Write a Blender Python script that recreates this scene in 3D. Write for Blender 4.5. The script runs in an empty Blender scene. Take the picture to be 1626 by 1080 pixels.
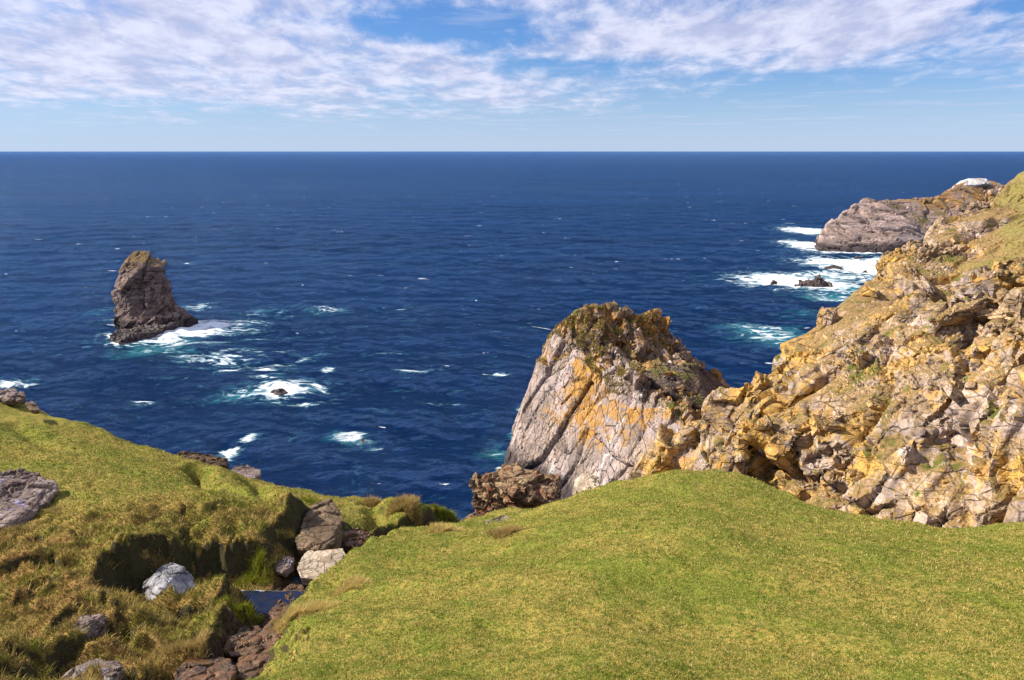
import bpy, bmesh, math
import numpy as np
from mathutils import Vector

rng = np.random.default_rng(7)
scene = bpy.context.scene
COL = scene.collection
R = math.radians

# ------------------------------------------------------------------ camera
H = 45.0                      # eye height above the sea
F = 1174.0                    # focal length in photograph pixels (1626 wide)
PITCH = math.atan(300.0 / F)
CP, SP = math.cos(PITCH), math.sin(PITCH)
cam_d = bpy.data.cameras.new('camera'); cam = bpy.data.objects.new('camera', cam_d); COL.objects.link(cam)
cam.location = (0, 0, H); cam.rotation_euler = (R(90) - PITCH, 0, 0)
cam_d.sensor_width = 36; cam_d.lens = 36 * F / 1626
cam_d.clip_start = 0.1; cam_d.clip_end = 200000
scene.camera = cam
SUN = Vector((-0.76, 0.10, 0.64)).normalized()


def ray(u, v):
    x = (u - 813.0) / F; q = -(v - 540.0) / F
    return np.array([x, CP + q * SP, -SP + q * CP])


def at(u, v, y):
    """World point seen at photograph pixel (u, v), y metres ahead."""
    d = ray(u, v)
    return d / d[1] * y + np.array([0, 0, H])


def at_z(u, v, z=0.0):
    d = ray(u, v)
    return d * ((z - H) / d[2]) + np.array([0, 0, H])


# ------------------------------------------------------------------ numeric noise
def _h(ix, iy, iz, s):
    n = (ix.astype(np.int64) * 374761393 + iy.astype(np.int64) * 668265263 + iz.astype(np.int64) * 2147483647 + s * 1274126177) & 0xFFFFFFFF
    n = ((n ^ (n >> 13)) * 1274126177) & 0xFFFFFFFF
    n = ((n ^ (n >> 16)) * 2246822519) & 0xFFFFFFFF
    n = n ^ (n >> 15)
    return (n & 0xFFFFFF) / float(0xFFFFFF)


def vnoise(p, seed=0):
    b = np.floor(p).astype(np.int64); f = p - b
    f = f * f * f * (f * (f * 6 - 15) + 10)
    r = 0
    for dx in (0, 1):
        wx = f[:, 0] if dx else 1 - f[:, 0]
        for dy in (0, 1):
            wy = f[:, 1] if dy else 1 - f[:, 1]
            for dz in (0, 1):
                wz = f[:, 2] if dz else 1 - f[:, 2]
                r = r + wx * wy * wz * _h(b[:, 0] + dx, b[:, 1] + dy, b[:, 2] + dz, seed)
    return r * 2 - 1


def fbm(p, octaves=4, seed=0, gain=0.5):
    a, r, t = 1.0, 0, 0
    for i in range(octaves):
        r = r + a * vnoise(p, seed + i * 17); t += a
        p = p * 2.03 + 5.3; a *= gain
    return r / t


def cells(p, seed=0):
    """Cellular noise: random value of nearest cell, tilted offset, edge distance."""
    b0 = np.floor(p - 0.5).astype(np.int64)
    n = len(p)
    f1 = np.full(n, 9.0); f2 = np.full(n, 9.0); off = np.zeros((n, 3)); ident = np.zeros((n, 3), np.int64)
    for dx in (0, 1):
        for dy in (0, 1):
            for dz in (0, 1):
                c = b0 + np.array([dx, dy, dz])
                j = np.stack([_h(c[:, 0], c[:, 1], c[:, 2], seed + k) for k in (1, 2, 3)], 1)
                o = p - (c + 0.5 + (j - 0.5) * 0.75)
                d = np.sqrt((o * o).sum(1))
                nearer = d < f1
                f2 = np.where(nearer, f1, np.minimum(f2, d))
                f1 = np.where(nearer, d, f1)
                off[nearer] = o[nearer]; ident[nearer] = c[nearer]
    val = _h(ident[:, 0], ident[:, 1], ident[:, 2], seed + 9)
    tilt = np.stack([_h(ident[:, 0], ident[:, 1], ident[:, 2], seed + k) - 0.5 for k in (11, 12, 13)], 1)
    return val, (tilt * off).sum(1), f2 - f1


def rot_xyz(ax, ay, az):
    cx, sx, cy, sy, cz, sz = math.cos(ax), math.sin(ax), math.cos(ay), math.sin(ay), math.cos(az), math.sin(az)
    X = np.array([[1, 0, 0], [0, cx, -sx], [0, sx, cx]]); Y = np.array([[cy, 0, sy], [0, 1, 0], [-sy, 0, cy]]); Z = np.array([[cz, -sz, 0], [sz, cz, 0], [0, 0, 1]])
    return Z @ Y @ X


def blocky(p, size, seed, rot, stretch=(1, 1, 1), tilt=1.6, split=0.5):
    """Fractured-rock relief of unit amplitude: every cell a tilted facet with a step at its edge."""
    q = (p @ rot) / (np.array(stretch) * size)
    q = q + 0.18 * np.stack([vnoise(q * 1.7 + 3, seed + 50 + k) for k in range(3)], 1)
    v, t, e = cells(q, seed)
    crack = np.clip(1 - e / 0.08, 0, 1)
    return (v - 0.5) + t * tilt - split * crack


def smooth(a, b, x):
    t = np.clip((x - a) / (b - a), 0, 1)
    return t * t * (3 - 2 * t)


class TPS:
    def __init__(self, pts, reg=1e-3):
        pts = np.array(pts, float); self.c = pts[:, :2]; n = len(pts)
        K = self.k(self.c); K += reg * np.eye(n)
        Pm = np.hstack([np.ones((n, 1)), self.c])
        A = np.zeros((n + 3, n + 3)); A[:n, :n] = K; A[:n, n:] = Pm; A[n:, :n] = Pm.T
        self.w = np.linalg.solve(A, np.concatenate([pts[:, 2], np.zeros(3)]))

    def k(self, p):
        d2 = ((p[:, None, :] - self.c[None]) ** 2).sum(2)
        return np.where(d2 > 0, 0.5 * d2 * np.log(np.maximum(d2, 1e-12)), 0) * 0.01

    def __call__(self, x, y):
        p = np.stack([np.ravel(x), np.ravel(y)], 1); n = len(self.c); out = np.empty(len(p))
        for i in range(0, len(p), 20000):
            s = p[i:i + 20000]
            out[i:i + 20000] = self.k(s) @ self.w[:n] + self.w[n] + s @ self.w[n + 1:]
        return out.reshape(np.shape(x))


# ------------------------------------------------------------------ mesh helpers
def mesh_from(name, verts, faces, mat=None, parent=None, flat=False, attrs=None):
    me = bpy.data.meshes.new(name)
    verts = np.asarray(verts, np.float32); faces = np.asarray(faces, np.int32)
    k = faces.shape[1]
    me.vertices.add(len(verts)); me.vertices.foreach_set('co', verts.ravel())
    me.loops.add(faces.size); me.loops.foreach_set('vertex_index', faces.ravel())
    me.polygons.add(len(faces))
    me.polygons.foreach_set('loop_start', np.arange(0, faces.size, k, dtype=np.int32))
    me.polygons.foreach_set('loop_total', np.full(len(faces), k, np.int32))
    me.polygons.foreach_set('use_smooth', np.full(len(faces), not flat))
    me.update(calc_edges=True)
    for an, av in (attrs or {}).items():
        a = me.attributes.new(an, 'FLOAT', 'POINT'); a.data.foreach_set('value', np.asarray(av, np.float32))
    o = bpy.data.objects.new(name, me); COL.objects.link(o)
    if mat: me.materials.append(mat)
    if parent: o.parent = parent
    return o


def grid_faces(nr, nc):
    i = np.arange(nr * nc).reshape(nr, nc)
    return np.stack([i[:-1, :-1].ravel(), i[:-1, 1:].ravel(), i[1:, 1:].ravel(), i[1:, :-1].ravel()], 1)


def vnormals(verts, faces):
    a, b, c = verts[faces[:, 0]], verts[faces[:, 1]], verts[faces[:, 2]]
    n = np.cross(b - a, c - a)
    if faces.shape[1] == 4:
        n = n + np.cross(c - a, verts[faces[:, 3]] - a)
    N = np.zeros_like(verts)
    for k in range(faces.shape[1]): np.add.at(N, faces[:, k], n)
    return N / np.maximum(np.linalg.norm(N, axis=1, keepdims=True), 1e-9)


def tag(o, label=None, cat=None, group=None, kind=None):
    if label: o['label'] = label
    if cat: o['category'] = cat
    if group: o['group'] = group
    if kind: o['kind'] = kind
    return o


def remesh(v, f, voxel):
    o = mesh_from('tmp', v, f); me = o.data
    md = o.modifiers.new('r', 'REMESH'); md.mode = 'VOXEL'; md.voxel_size = voxel
    dg = bpy.context.evaluated_depsgraph_get(); dg.update()
    ev = bpy.data.meshes.new_from_object(o.evaluated_get(dg))
    v = np.empty(len(ev.vertices) * 3); ev.vertices.foreach_get('co', v); v = v.reshape(-1, 3)
    lv = np.empty(len(ev.loops), np.int32); ev.loops.foreach_get('vertex_index', lv)
    f = lv.reshape(-1, 4) if len(lv) == 4 * len(ev.polygons) else np.array([(list(p.vertices) + [p.vertices[-1]])[:4] for p in ev.polygons])
    bpy.data.objects.remove(o); bpy.data.meshes.remove(me); bpy.data.meshes.remove(ev)
    return v, f


def hull_union(chunks, voxel):
    """Convex chunks given by their corner points, fused by a voxel remesh; returns verts, quads."""
    bm = bmesh.new()
    for pts in chunks:
        t = bmesh.new()
        for p in pts: t.verts.new(tuple(p))
        r = bmesh.ops.convex_hull(t, input=t.verts[:])
        bmesh.ops.delete(t, geom=list({g for g in r['geom_interior'] + r['geom_unused'] if isinstance(g, bmesh.types.BMVert)}), context='VERTS')
        bmesh.ops.recalc_face_normals(t, faces=t.faces[:])
        m = bpy.data.meshes.new('tmp'); t.to_mesh(m); t.free(); bm.from_mesh(m); bpy.data.meshes.remove(m)
    bmesh.ops.triangulate(bm, faces=bm.faces[:])
    vv = np.array([x.co[:] for x in bm.verts]); bm.verts.index_update(); ff = np.array([[x.index for x in p.verts] for p in bm.faces]); bm.free()
    return remesh(vv, ff, voxel)


def relax(v, f, n=2):
    for _ in range(n):
        S = np.zeros_like(v); C = np.zeros(len(v))
        for a in range(4):
            for b in ((a + 1) % 4, (a - 1) % 4):
                np.add.at(S, f[:, a], v[f[:, b]]); np.add.at(C, f[:, a], 1)
        v = 0.5 * v + 0.5 * S / np.maximum(C, 1)[:, None]
    return v


def rock(name, chunks, voxel, amps, mat, parent=None, rot=(0.5, 0.4, 0.6), stretch=(1, 1, 0.45), seed=1, flat=True, relaxn=2, base=None, calm=None, turf=None):
    """A rock mass: fused hulls carved by several sizes of fractured relief."""
    v, f = hull_union(chunks, voxel)
    v = relax(v, f, relaxn)
    M = rot_xyz(*rot)
    for i, (size, amp) in enumerate(amps):
        N = vnormals(v, f)
        a = amp * (1 if i == 0 else 0.25 + 1.5 * smooth(-0.25, 0.45, fbm(v / (amps[0][0] * 1.1), 2, seed + i)))
        if calm is not None and i > 0: a = a * calm(v)
        v = v + N * (a * blocky(v, size, seed * 31 + i * 7, M, stretch))[:, None]
    N = vnormals(v, f)
    v = v + N * (amps[-1][1] * 0.5 * fbm(v / (amps[-1][0] * 0.5), 3, seed))[:, None]
    c = v.mean(0) if base is None else np.array(base)
    o = mesh_from(name, v - c, f, mat, None, flat, {'turf': turf(v)} if turf else None)
    o.location = c
    if parent:
        o.parent = parent; o.location = c - np.array(parent.location)
    return o


# ------------------------------------------------------------------ node helper
class NT:
    def __init__(self, tree): self.t = tree; self.t.nodes.clear()

    def n(self, typ, **kw):
        nd = self.t.nodes.new(typ)
        for k, v in kw.items(): setattr(nd, k, v)
        return nd

    def put(self, sock, v):
        if isinstance(v, bpy.types.NodeSocket): self.t.links.new(v, sock)
        elif v is not None:
            if isinstance(v, tuple) and len(v) == 3 and sock.type == 'RGBA': v = v + (1,)
            sock.default_value = v

    def math(self, op, a, b=None, c=None, clamp=False):
        nd = self.n('ShaderNodeMath', operation=op, use_clamp=clamp)
        for i, x in enumerate((a, b, c)):
            if x is not None: self.put(nd.inputs[i], x)
        return nd.outputs[0]

    def vmath(self, op, a, b=None):
        nd = self.n('ShaderNodeVectorMath', operation=op)
        self.put(nd.inputs[0], a)
        if b is not None: self.put(nd.inputs[1], b)
        return nd.outputs[0]

    def mix(self, f, a, b, blend='MIX'):
        nd = self.n('ShaderNodeMix', data_type='RGBA', blend_type=blend)
        self.put(nd.inputs[0], f); self.put(nd.inputs[6], a); self.put(nd.inputs[7], b)
        return nd.outputs[2]

    def step(self, x, a, b, lo=0.0, hi=1.0):
        nd = self.n('ShaderNodeMapRange', interpolation_type='SMOOTHSTEP')
        self.put(nd.inputs[0], x); self.put(nd.inputs[1], a); self.put(nd.inputs[2], b); self.put(nd.inputs[3], lo); self.put(nd.inputs[4], hi)
        return nd.outputs[0]

    def noise(self, vec, scale, detail=4.0, rough=0.55, dist=0.0, dim='3D'):
        nd = self.n('ShaderNodeTexNoise', noise_dimensions=dim)
        self.put(nd.inputs['Vector'], vec); nd.inputs['Scale'].default_value = scale; nd.inputs['Detail'].default_value = detail
        nd.inputs['Roughness'].default_value = rough; nd.inputs['Distortion'].default_value = dist
        return nd.outputs[0]

    def voro(self, vec, scale, feature='F1', rand=1.0):
        nd = self.n('ShaderNodeTexVoronoi', feature=feature)
        self.put(nd.inputs['Vector'], vec); nd.inputs['Scale'].default_value = scale; nd.inputs['Randomness'].default_value = rand
        return nd

    def mapping(self, vec, rot=(0, 0, 0), scale=(1, 1, 1), loc=(0, 0, 0)):
        nd = self.n('ShaderNodeMapping'); self.put(nd.inputs[0], vec)
        nd.inputs['Location'].default_value = loc; nd.inputs['Rotation'].default_value = rot; nd.inputs['Scale'].default_value = scale
        return nd.outputs[0]

    def attr(self, name): return self.n('ShaderNodeAttribute', attribute_name=name).outputs['Fac']

    def bump(self, h, strength, dist, normal=None):
        nd = self.n('ShaderNodeBump'); self.put(nd.inputs['Height'], h); self.put(nd.inputs['Strength'], strength); self.put(nd.inputs['Distance'], dist)
        if normal is not None: self.put(nd.inputs['Normal'], normal)
        return nd.outputs[0]

    def out(self, color, rough=0.9, normal=None, spec=0.3, ior=1.45):
        b = self.n('ShaderNodeBsdfPrincipled'); o = self.n('ShaderNodeOutputMaterial')
        self.put(b.inputs['Base Color'], color); self.put(b.inputs['Roughness'], rough); self.put(b.inputs['Specular IOR Level'], spec); self.put(b.inputs['IOR'], ior)
        if normal is not None: self.put(b.inputs['Normal'], normal)
        self.t.links.new(b.outputs[0], o.inputs[0])
        return b


def material(name):
    m = bpy.data.materials.new(name); m.use_nodes = True
    return m, NT(m.node_tree)


def rock_material(name, c1, c2, c3, lichen=0.5, lichen_col=(0.50, 0.25, 0.03), size=1.0, guano=0.0, grass=0.0, wet=None, rot=(0.5, 0.5, 0.3), strat=(1, 1, 4), lichen_top=None, grass_col=(0.13, 0.12, 0.025), crack=1.0, bump=1.0, rough=0.9, spec=0.25, moss=0.0, fade_grass=None):
    m, t = material(name)
    geo = t.n('ShaderNodeNewGeometry'); P = geo.outputs['Position']; N = geo.outputs['Normal']
    nz = t.n('ShaderNodeSeparateXYZ'); t.put(nz.inputs[0], N); nz = nz.outputs[2]
    pz = t.n('ShaderNodeSeparateXYZ'); t.put(pz.inputs[0], P); pz = pz.outputs[2]
    S = 1.0 / size
    Q = t.mapping(P, rot, tuple(s * S for s in strat))
    n1 = t.noise(Q, 0.22, 5, 0.6); n2 = t.noise(Q, 1.1, 6, 0.65); n3 = t.noise(P, 5.5 * S, 4, 0.7); n4 = t.noise(Q, 3.0, 5, 0.7, 0.4)
    col = t.mix(t.step(n1, 0.35, 0.65), c1, c2)
    col = t.mix(t.step(n2, 0.42, 0.68), col, c3)
    # individual blocks differ in tone
    vb = t.voro(t.vmath('ADD', Q, t.mapping(t.n('ShaderNodeCombineXYZ').outputs[0], loc=(3, 1, 7))), 0.45)
    vc = t.n('ShaderNodeSeparateColor'); t.put(vc.inputs[0], vb.outputs['Color'])
    col = t.mix(0.75, col, t.mix(1.0, col, t.mix(vc.outputs[0], (0.55, 0.53, 0.52), (1.35, 1.35, 1.35)), 'MULTIPLY'))
    col = t.mix(t.step(n3, 0.3, 0.75, 0.0, 0.55), col, t.mix(1.0, col, (0.40, 0.36, 0.36), 'MULTIPLY'))
    if lichen > 0:
        ln = t.noise(P, 0.30 * S, 6, 0.68, 0.5); l2 = t.noise(P, 1.4 * S, 6, 0.75, 0.3)
        lm = t.math('ADD', t.math('ADD', t.math('MULTIPLY', ln, 0.55), t.math('MULTIPLY', l2, 0.45)), t.math('MULTIPLY', t.math('SUBTRACT', t.noise(P, 0.075 * S, 2, 0.5), 0.5), 0.22))
        if lichen_top is not None:
            lm = t.math('ADD', lm, t.step(pz, lichen_top[0], lichen_top[1], -0.12, 0.05))
        a = 0.62 - 0.14 * lichen
        lmask = t.step(lm, a - 0.025, a + 0.035)
        lcol = t.mix(t.step(l2, 0.4, 0.7), lichen_col, (lichen_col[0] * 0.66, lichen_col[1] * 0.66, lichen_col[2] * 1.5))
        col = t.mix(t.math('MULTIPLY', lmask, 0.85), col, lcol)
    if guano > 0:
        G = t.mapping(P, (0.0, 0.28, 0.0), (0.55 * S, 0.55 * S, 0.10 * S))
        g = t.noise(G, 1.0, 6, 0.7, 0.6)
        col = t.mix(t.step(g, 0.64 - guano * 0.1, 0.72 - guano * 0.08, 0, 0.8), col, (0.62, 0.58, 0.56))
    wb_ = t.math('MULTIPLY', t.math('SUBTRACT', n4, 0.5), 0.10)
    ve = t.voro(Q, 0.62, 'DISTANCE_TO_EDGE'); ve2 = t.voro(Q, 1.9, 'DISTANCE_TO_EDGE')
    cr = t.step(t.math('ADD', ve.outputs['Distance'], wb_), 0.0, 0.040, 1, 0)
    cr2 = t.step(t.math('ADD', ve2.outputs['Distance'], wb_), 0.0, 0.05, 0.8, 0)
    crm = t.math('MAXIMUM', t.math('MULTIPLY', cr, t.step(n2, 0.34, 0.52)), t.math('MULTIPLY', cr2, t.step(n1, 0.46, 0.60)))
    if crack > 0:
        col = t.mix(t.math('MULTIPLY', crm, 0.8 * crack), col, (0.03, 0.024, 0.02))  # crack dirt, plus the shade inside the cracks painted into the colour
    if wet is not None:
        wn = t.math('ADD', pz, t.math('MULTIPLY', t.math('SUBTRACT', n2, 0.5), wet * 1.1))
        col = t.mix(t.step(wn, wet * 0.55, wet, 0.88, 0), col, (0.035, 0.026, 0.028))
    if moss > 0:
        mn = t.noise(P, 0.8 * S, 5, 0.7)
        col = t.mix(t.step(mn, 0.66 - 0.12 * moss, 0.74 - 0.1 * moss), col, (0.07, 0.13, 0.02))
    if grass > 0:
        gn = t.noise(P, 0.5 * S, 5, 0.65); gf = t.noise(P, 6.0 * S, 3, 0.7)
        gm = t.math('ADD', nz, t.math('MULTIPLY', t.math('SUBTRACT', gn, 0.5), 1.5))
        if fade_grass is not None:
            gm = t.math('ADD', gm, t.step(pz, fade_grass[0], fade_grass[1], -0.5, 0.15))
        th = 0.95 - 0.45 * grass
        gc = t.mix(t.step(gf, 0.35, 0.65), grass_col, (grass_col[0] * 1.9, grass_col[1] * 1.5, grass_col[2] * 2.6))
        gc = t.mix(t.step(gn, 0.5, 0.7), gc, (0.085, 0.10, 0.015))
        ga = t.attr('turf')
        gc = t.mix(t.step(ga, 0.3, 0.8, 0, 0.75), gc, t.mix(t.step(gn, 0.36, 0.62), t.mix(t.step(gf, 0.35, 0.65), (0.12, 0.145, 0.022), (0.22, 0.19, 0.045)), t.mix(t.step(gf, 0.35, 0.65), (0.16, 0.115, 0.04), (0.30, 0.22, 0.07))))
        gm = t.math('ADD', gm, ga)
        col = t.mix(t.step(gm, th - 0.06, th + 0.10), col, gc)
    hgt = t.math('ADD', t.math('MULTIPLY', n4, 0.6), t.math('MULTIPLY', n3, 0.35))
    hgt = t.math('SUBTRACT', hgt, t.math('MULTIPLY', crm, 0.9))
    hgt = t.math('ADD', hgt, t.math('MULTIPLY', vc.outputs[1], 0.25))
    t.out(col, rough, t.bump(hgt, 0.6 * bump, 0.20 * size), spec)
    return m


# ------------------------------------------------------------------ world: sky with clouds
world = bpy.data.worlds.new('World'); scene.world = world; world.use_nodes = True
t = NT(world.node_tree)
sky = t.n('ShaderNodeTexSky', sky_type='NISHITA', sun_disc=False)
sky.sun_elevation = math.asin(SUN.z); sky.sun_rotation = math.atan2(SUN.x, SUN.y)
sky.altitude = 50; sky.air_density = 1.0; sky.dust_density = 0.15; sky.ozone_density = 4.0
G = t.n('ShaderNodeTexCoord').outputs['Generated']
sx = t.n('ShaderNodeSeparateXYZ'); t.put(sx.inputs[0], G)
DX, DY, DZ = sx.outputs
az = t.math('ARCTAN2', DX, DY)          # azimuth, 0 = seaward
el = t.math('ARCSINE', DZ)
zc = t.math('MAXIMUM', el, 0.01)
cv = t.n('ShaderNodeCombineXYZ'); t.put(cv.inputs[0], t.math('DIVIDE', t.math('MULTIPLY', az, 7.0), t.math('ADD', zc, 0.48))); t.put(cv.inputs[1], t.math('MULTIPLY', t.math('LOGARITHM', zc, 2.718), 2.7))
C = cv.outputs[0]
e0 = t.step(az, -0.05, 0.40, 0.024, 0.066)
bias = t.step(t.math('SUBTRACT', el, e0), -0.034, 0.060, -0.30, 0.12)


def blob(a0, el0, ra, re, amt):
    a = t.math('DIVIDE', t.math('SUBTRACT', az, a0), ra); e = t.math('DIVIDE', t.math('SUBTRACT', el, el0), re)
    d = t.math('ADD', t.math('MULTIPLY', a, a), t.math('MULTIPLY', e, e))
    return t.math('MULTIPLY', t.math('POWER', 2.718, t.math('MULTIPLY', d, -1.0)), amt)


for bl in ((-0.09, 0.152, 0.15, 0.024, -0.34), (0.62, 0.148, 0.10, 0.012, -0.28), (0.10, 0.104, 0.14, 0.012, -0.24), (0.25, 0.140, 0.22, 0.022, 0.16), (-0.42, 0.12, 0.22, 0.05, 0.14), (0.30, 0.100, 0.16, 0.010, 0.10), (-0.32, 0.17, 0.10, 0.012, 0.06)):
    bias = t.math('ADD', bias, blob(*bl))
c1 = t.noise(t.mapping(C, scale=(0.55, 0.75, 1), loc=(1.3, 0.4, 0)), 1.0, 4, 0.5, 0.4)
c2 = t.noise(t.mapping(C, rot=(0, 0, -0.12), scale=(2.0, 2.3, 1)), 1.0, 7, 0.62, 0.25)
den = t.math('ADD', t.math('ADD', t.math('MULTIPLY', c1, 0.55), t.math('MULTIPLY', c2, 0.62)), bias)
cov = t.step(den, 0.46, 0.82, 0.0, 0.88)
wisp = t.step(t.noise(t.mapping(C, scale=(0.5, 3.2, 1), loc=(2, 7, 0)), 1.0, 5, 0.6, 0.4), 0.50, 0.75, 0.0, 0.45)
cov = t.math('MAXIMUM', cov, t.math('MULTIPLY', wisp, t.step(el, 0.01, 0.04)))
shade = t.step(t.math('ADD', t.math('MULTIPLY', c2, 0.7), t.math('MULTIPLY', t.noise(t.mapping(C, scale=(1.2, 1.6, 1), loc=(4, 2.3, 0)), 1.0, 5, 0.6, 0.3), 0.6)), 0.50, 0.80)
ccol = t.mix(shade, (5.7, 6.1, 8.5), (9.0, 9.1, 10.8))
skyc = t.mix(1.0, sky.outputs[0], (0.60, 0.88, 1.32), 'MULTIPLY')
hz = t.step(el, -0.01, 0.12, 0.75, 0.0)
skyc = t.mix(hz, skyc, (5.9, 7.1, 9.6))
bg = t.n('ShaderNodeBackground'); t.put(bg.inputs[0], t.mix(cov, skyc, ccol)); bg.inputs[1].default_value = 0.054
wo = t.n('ShaderNodeOutputWorld'); t.t.links.new(bg.outputs[0], wo.inputs[0])

sd = bpy.data.lights.new('sun', 'SUN'); sd.energy = 4.9; sd.angle = R(0.5); sd.color = (1.0, 0.93, 0.82)
so = bpy.data.objects.new('sun', sd); COL.objects.link(so); so.location = (-60, -40, 120)
so.rotation_euler = SUN.to_track_quat('Z', 'Y').to_euler()

# ------------------------------------------------------------------ near hillside
PT = []
def A(*rows):
    for u, v, y in rows: PT.append(at(u, v, y))
# the grassy knoll on the right
A((470, 1080, 7.3), (620, 1080, 6.7), (813, 1080, 6.4), (1100, 1080, 6.2), (1400, 1080, 6.2), (1626, 1080, 6.3))
A((452, 1000, 9.6), (545, 935, 12.0), (610, 885, 14.4), (690, 850, 17.0), (800, 835, 18.6))
A((700, 980, 9.0), (900, 980, 8.6), (1200, 980, 8.3), (1500, 980, 8.3), (1626, 980, 8.3))
A((750, 890, 13.2), (950, 890, 11.2), (1150, 890, 10.7), (1400, 890, 10.9), (1626, 890, 11.6))
A((880, 830, 16.0), (1000, 810, 15.4), (1150, 810, 15.0), (1300, 840, 13.9))
A((870, 800, 20.0), (940, 775, 20.8), (1000, 758, 21.2), (1100, 748, 21.6), (1180, 754, 21.2), (1250, 784, 19.6), (1300, 806, 18.4), (1450, 826, 17.2), (1626, 832, 16.8))
# the hummocky slope left of the stream
A((0, 1080, 8.2), (150, 1080, 8.3), (260, 1060, 8.9), (0, 1000, 9.9), (120, 980, 10.4), (0, 930, 12.0), (100, 900, 12.6), (200, 860, 13.8), (300, 840, 14.6), (400, 835, 15.2), (455, 826, 16.0), (330, 985, 11.0), (400, 988, 11.1), (220, 1000, 10.4))
A((0, 830, 16.0), (100, 800, 17.2), (250, 780, 18.6), (350, 780, 19.0), (0, 730, 22.0), (130, 745, 21.0), (250, 745, 22.3), (400, 790, 19.5), (480, 810, 18.4), (560, 830, 20.0), (640, 830, 20.6))
A((0, 628, 31.0), (60, 650, 30.0), (130, 674, 29.0), (200, 700, 28.0), (250, 714, 27.5), (320, 738, 26.5), (400, 760, 26.0), (450, 775, 25.5), (520, 784, 25.0), (600, 792, 25.0), (660, 800, 24.5), (715, 818, 24.0))
for w in ((0, 0, -1.9), (-8, 0, -2.6), (8, 0, -1.6), (0, -10, 2), (-20, 0, -3.5), (20, 0, -0.5), (-30, -10, 0), (30, -10, 3), (22, 12, -6), (30, 16, -8.0), (-20, 14, -7), (-32, 22, -8), (-38, 34, -10), (40, 20, -9)):
    PT.append(np.array(w) + np.array([0, 0, H]))
tps = TPS(PT)
EDGE = [(-60, 36), (-38, 33)] + [tuple(at(*r)[:2]) for r in ((0, 628, 31.0), (130, 674, 29.0), (250, 714, 27.5), (400, 760, 26.0), (520, 784, 25.0), (600, 792, 25.0), (715, 818, 24.2), (800, 822, 22.5), (870, 800, 20.6), (940, 775, 21.0), (1000, 758, 21.2), (1100, 748, 21.6), (1180, 754, 21.2), (1250, 784, 19.6), (1300, 806, 18.4), (1450, 826, 17.2), (1626, 832, 16.8))] + [(30, 15), (60, 14)]
EDGE = np.array(EDGE)
STREAM = np.array([at(320, 1130, 8.2), at(378, 1062, 9.7), at(415, 990, 11.8), at(452, 940, 13.4), at(500, 915, 15.0), at(555, 888, 17.0), at(600, 866, 19.4), at(680, 850, 21.6), at(745, 834, 23.6), at(770, 845, 26)])


def seg_dist(x, y, poly):
    """Distance to a polyline in plan and the polyline's height at the nearest point."""
    best = np.full(x.shape, 1e9); zz = np.zeros(x.shape); side = np.zeros(x.shape)
    for a, b in zip(poly[:-1], poly[1:]):
        dx, dy = b[0] - a[0], b[1] - a[1]; L = dx * dx + dy * dy
        s = np.clip(((x - a[0]) * dx + (y - a[1]) * dy) / L, 0, 1)
        d = np.hypot(x - a[0] - s * dx, y - a[1] - s * dy)
        m = d < best
        best = np.where(m, d, best); zz = np.where(m, a[2] + s * (b[2] - a[2]), zz)
        side = np.where(m, np.sign(dx * (y - a[1]) - dy * (x - a[0])), side)
    return best, zz, side


ALCOVE = np.array([at(445, 955, 13.3), at(370, 950, 13.5), at(290, 955, 13.3), at(250, 955, 13.1)]); ALCOVE[:, 2] += 0.0
HOLLOWS = [([(235, 985, 11.6), (290, 985, 11.6)], 0.45, 0.45), ([(308, 748, 24.5), (345, 775, 20.5), (372, 798, 18.6)], 0.42, 0.75), ([(400, 768, 24.5), (430, 785, 21.5), (455, 800, 19.5)], 0.36, 0.6), ([(350, 770, 22), (400, 792, 19.4)], 0.28, 0.45),
           ([(255, 812, 15.9), (330, 815, 16.0), (385, 812, 16.6)], 0.45, 0.55), ([(40, 1085, 8.2), (100, 1048, 8.9)], 0.40, 0.7), ([(85, 1000, 9.8), (160, 985, 10.2)], 0.25, 0.3), ([(215, 1080, 8.4), (300, 1040, 9.3)], 0.35, 0.55),
           ([(20, 660, 27.5), (70, 690, 25.2), (110, 700, 24.4)], 0.35, 0.25), ([(575, 845, 19.6), (600, 825, 21.5), (590, 800, 23.5)], 0.35, 0.45), ([(0, 965, 10.9), (90, 935, 11.6)], 0.22, 0.22), ([(110, 880, 13.0), (200, 905, 12.4)], 0.25, 0.25)]
HOLLOWS = [(np.array([at(*p) for p in pl]), w, d) for pl, w, d in HOLLOWS]
BUMPS = [(at(470, 820, 16.6), 0.7, 0.35), (at(395, 905, 13.1), 0.5, 0.35), (at(600, 800, 22.8), 0.5, 0.45), (at(650, 802, 22.8), 0.9, 0.5), (at(710, 812, 23.0), 0.6, 0.35), (at(380, 985, 11.0), 0.45, 0.3), (at(300, 740, 25.6), 0.6, 0.35), (at(352, 748, 25.2), 0.7, 0.4)]


def rough_mask(x, y):
    """1 on the tussocky ground left of the stream, 0 on the cropped turf of the knoll."""
    d, zz, side = seg_dist(x, y, STREAM)
    m = np.where(side > 0, 1.0, 0.0) * smooth(0.0, 0.6, d) * (1 - 0.85 * smooth(15.0, 18.5, y - 0.16 * (x + 6)))
    return m


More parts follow.
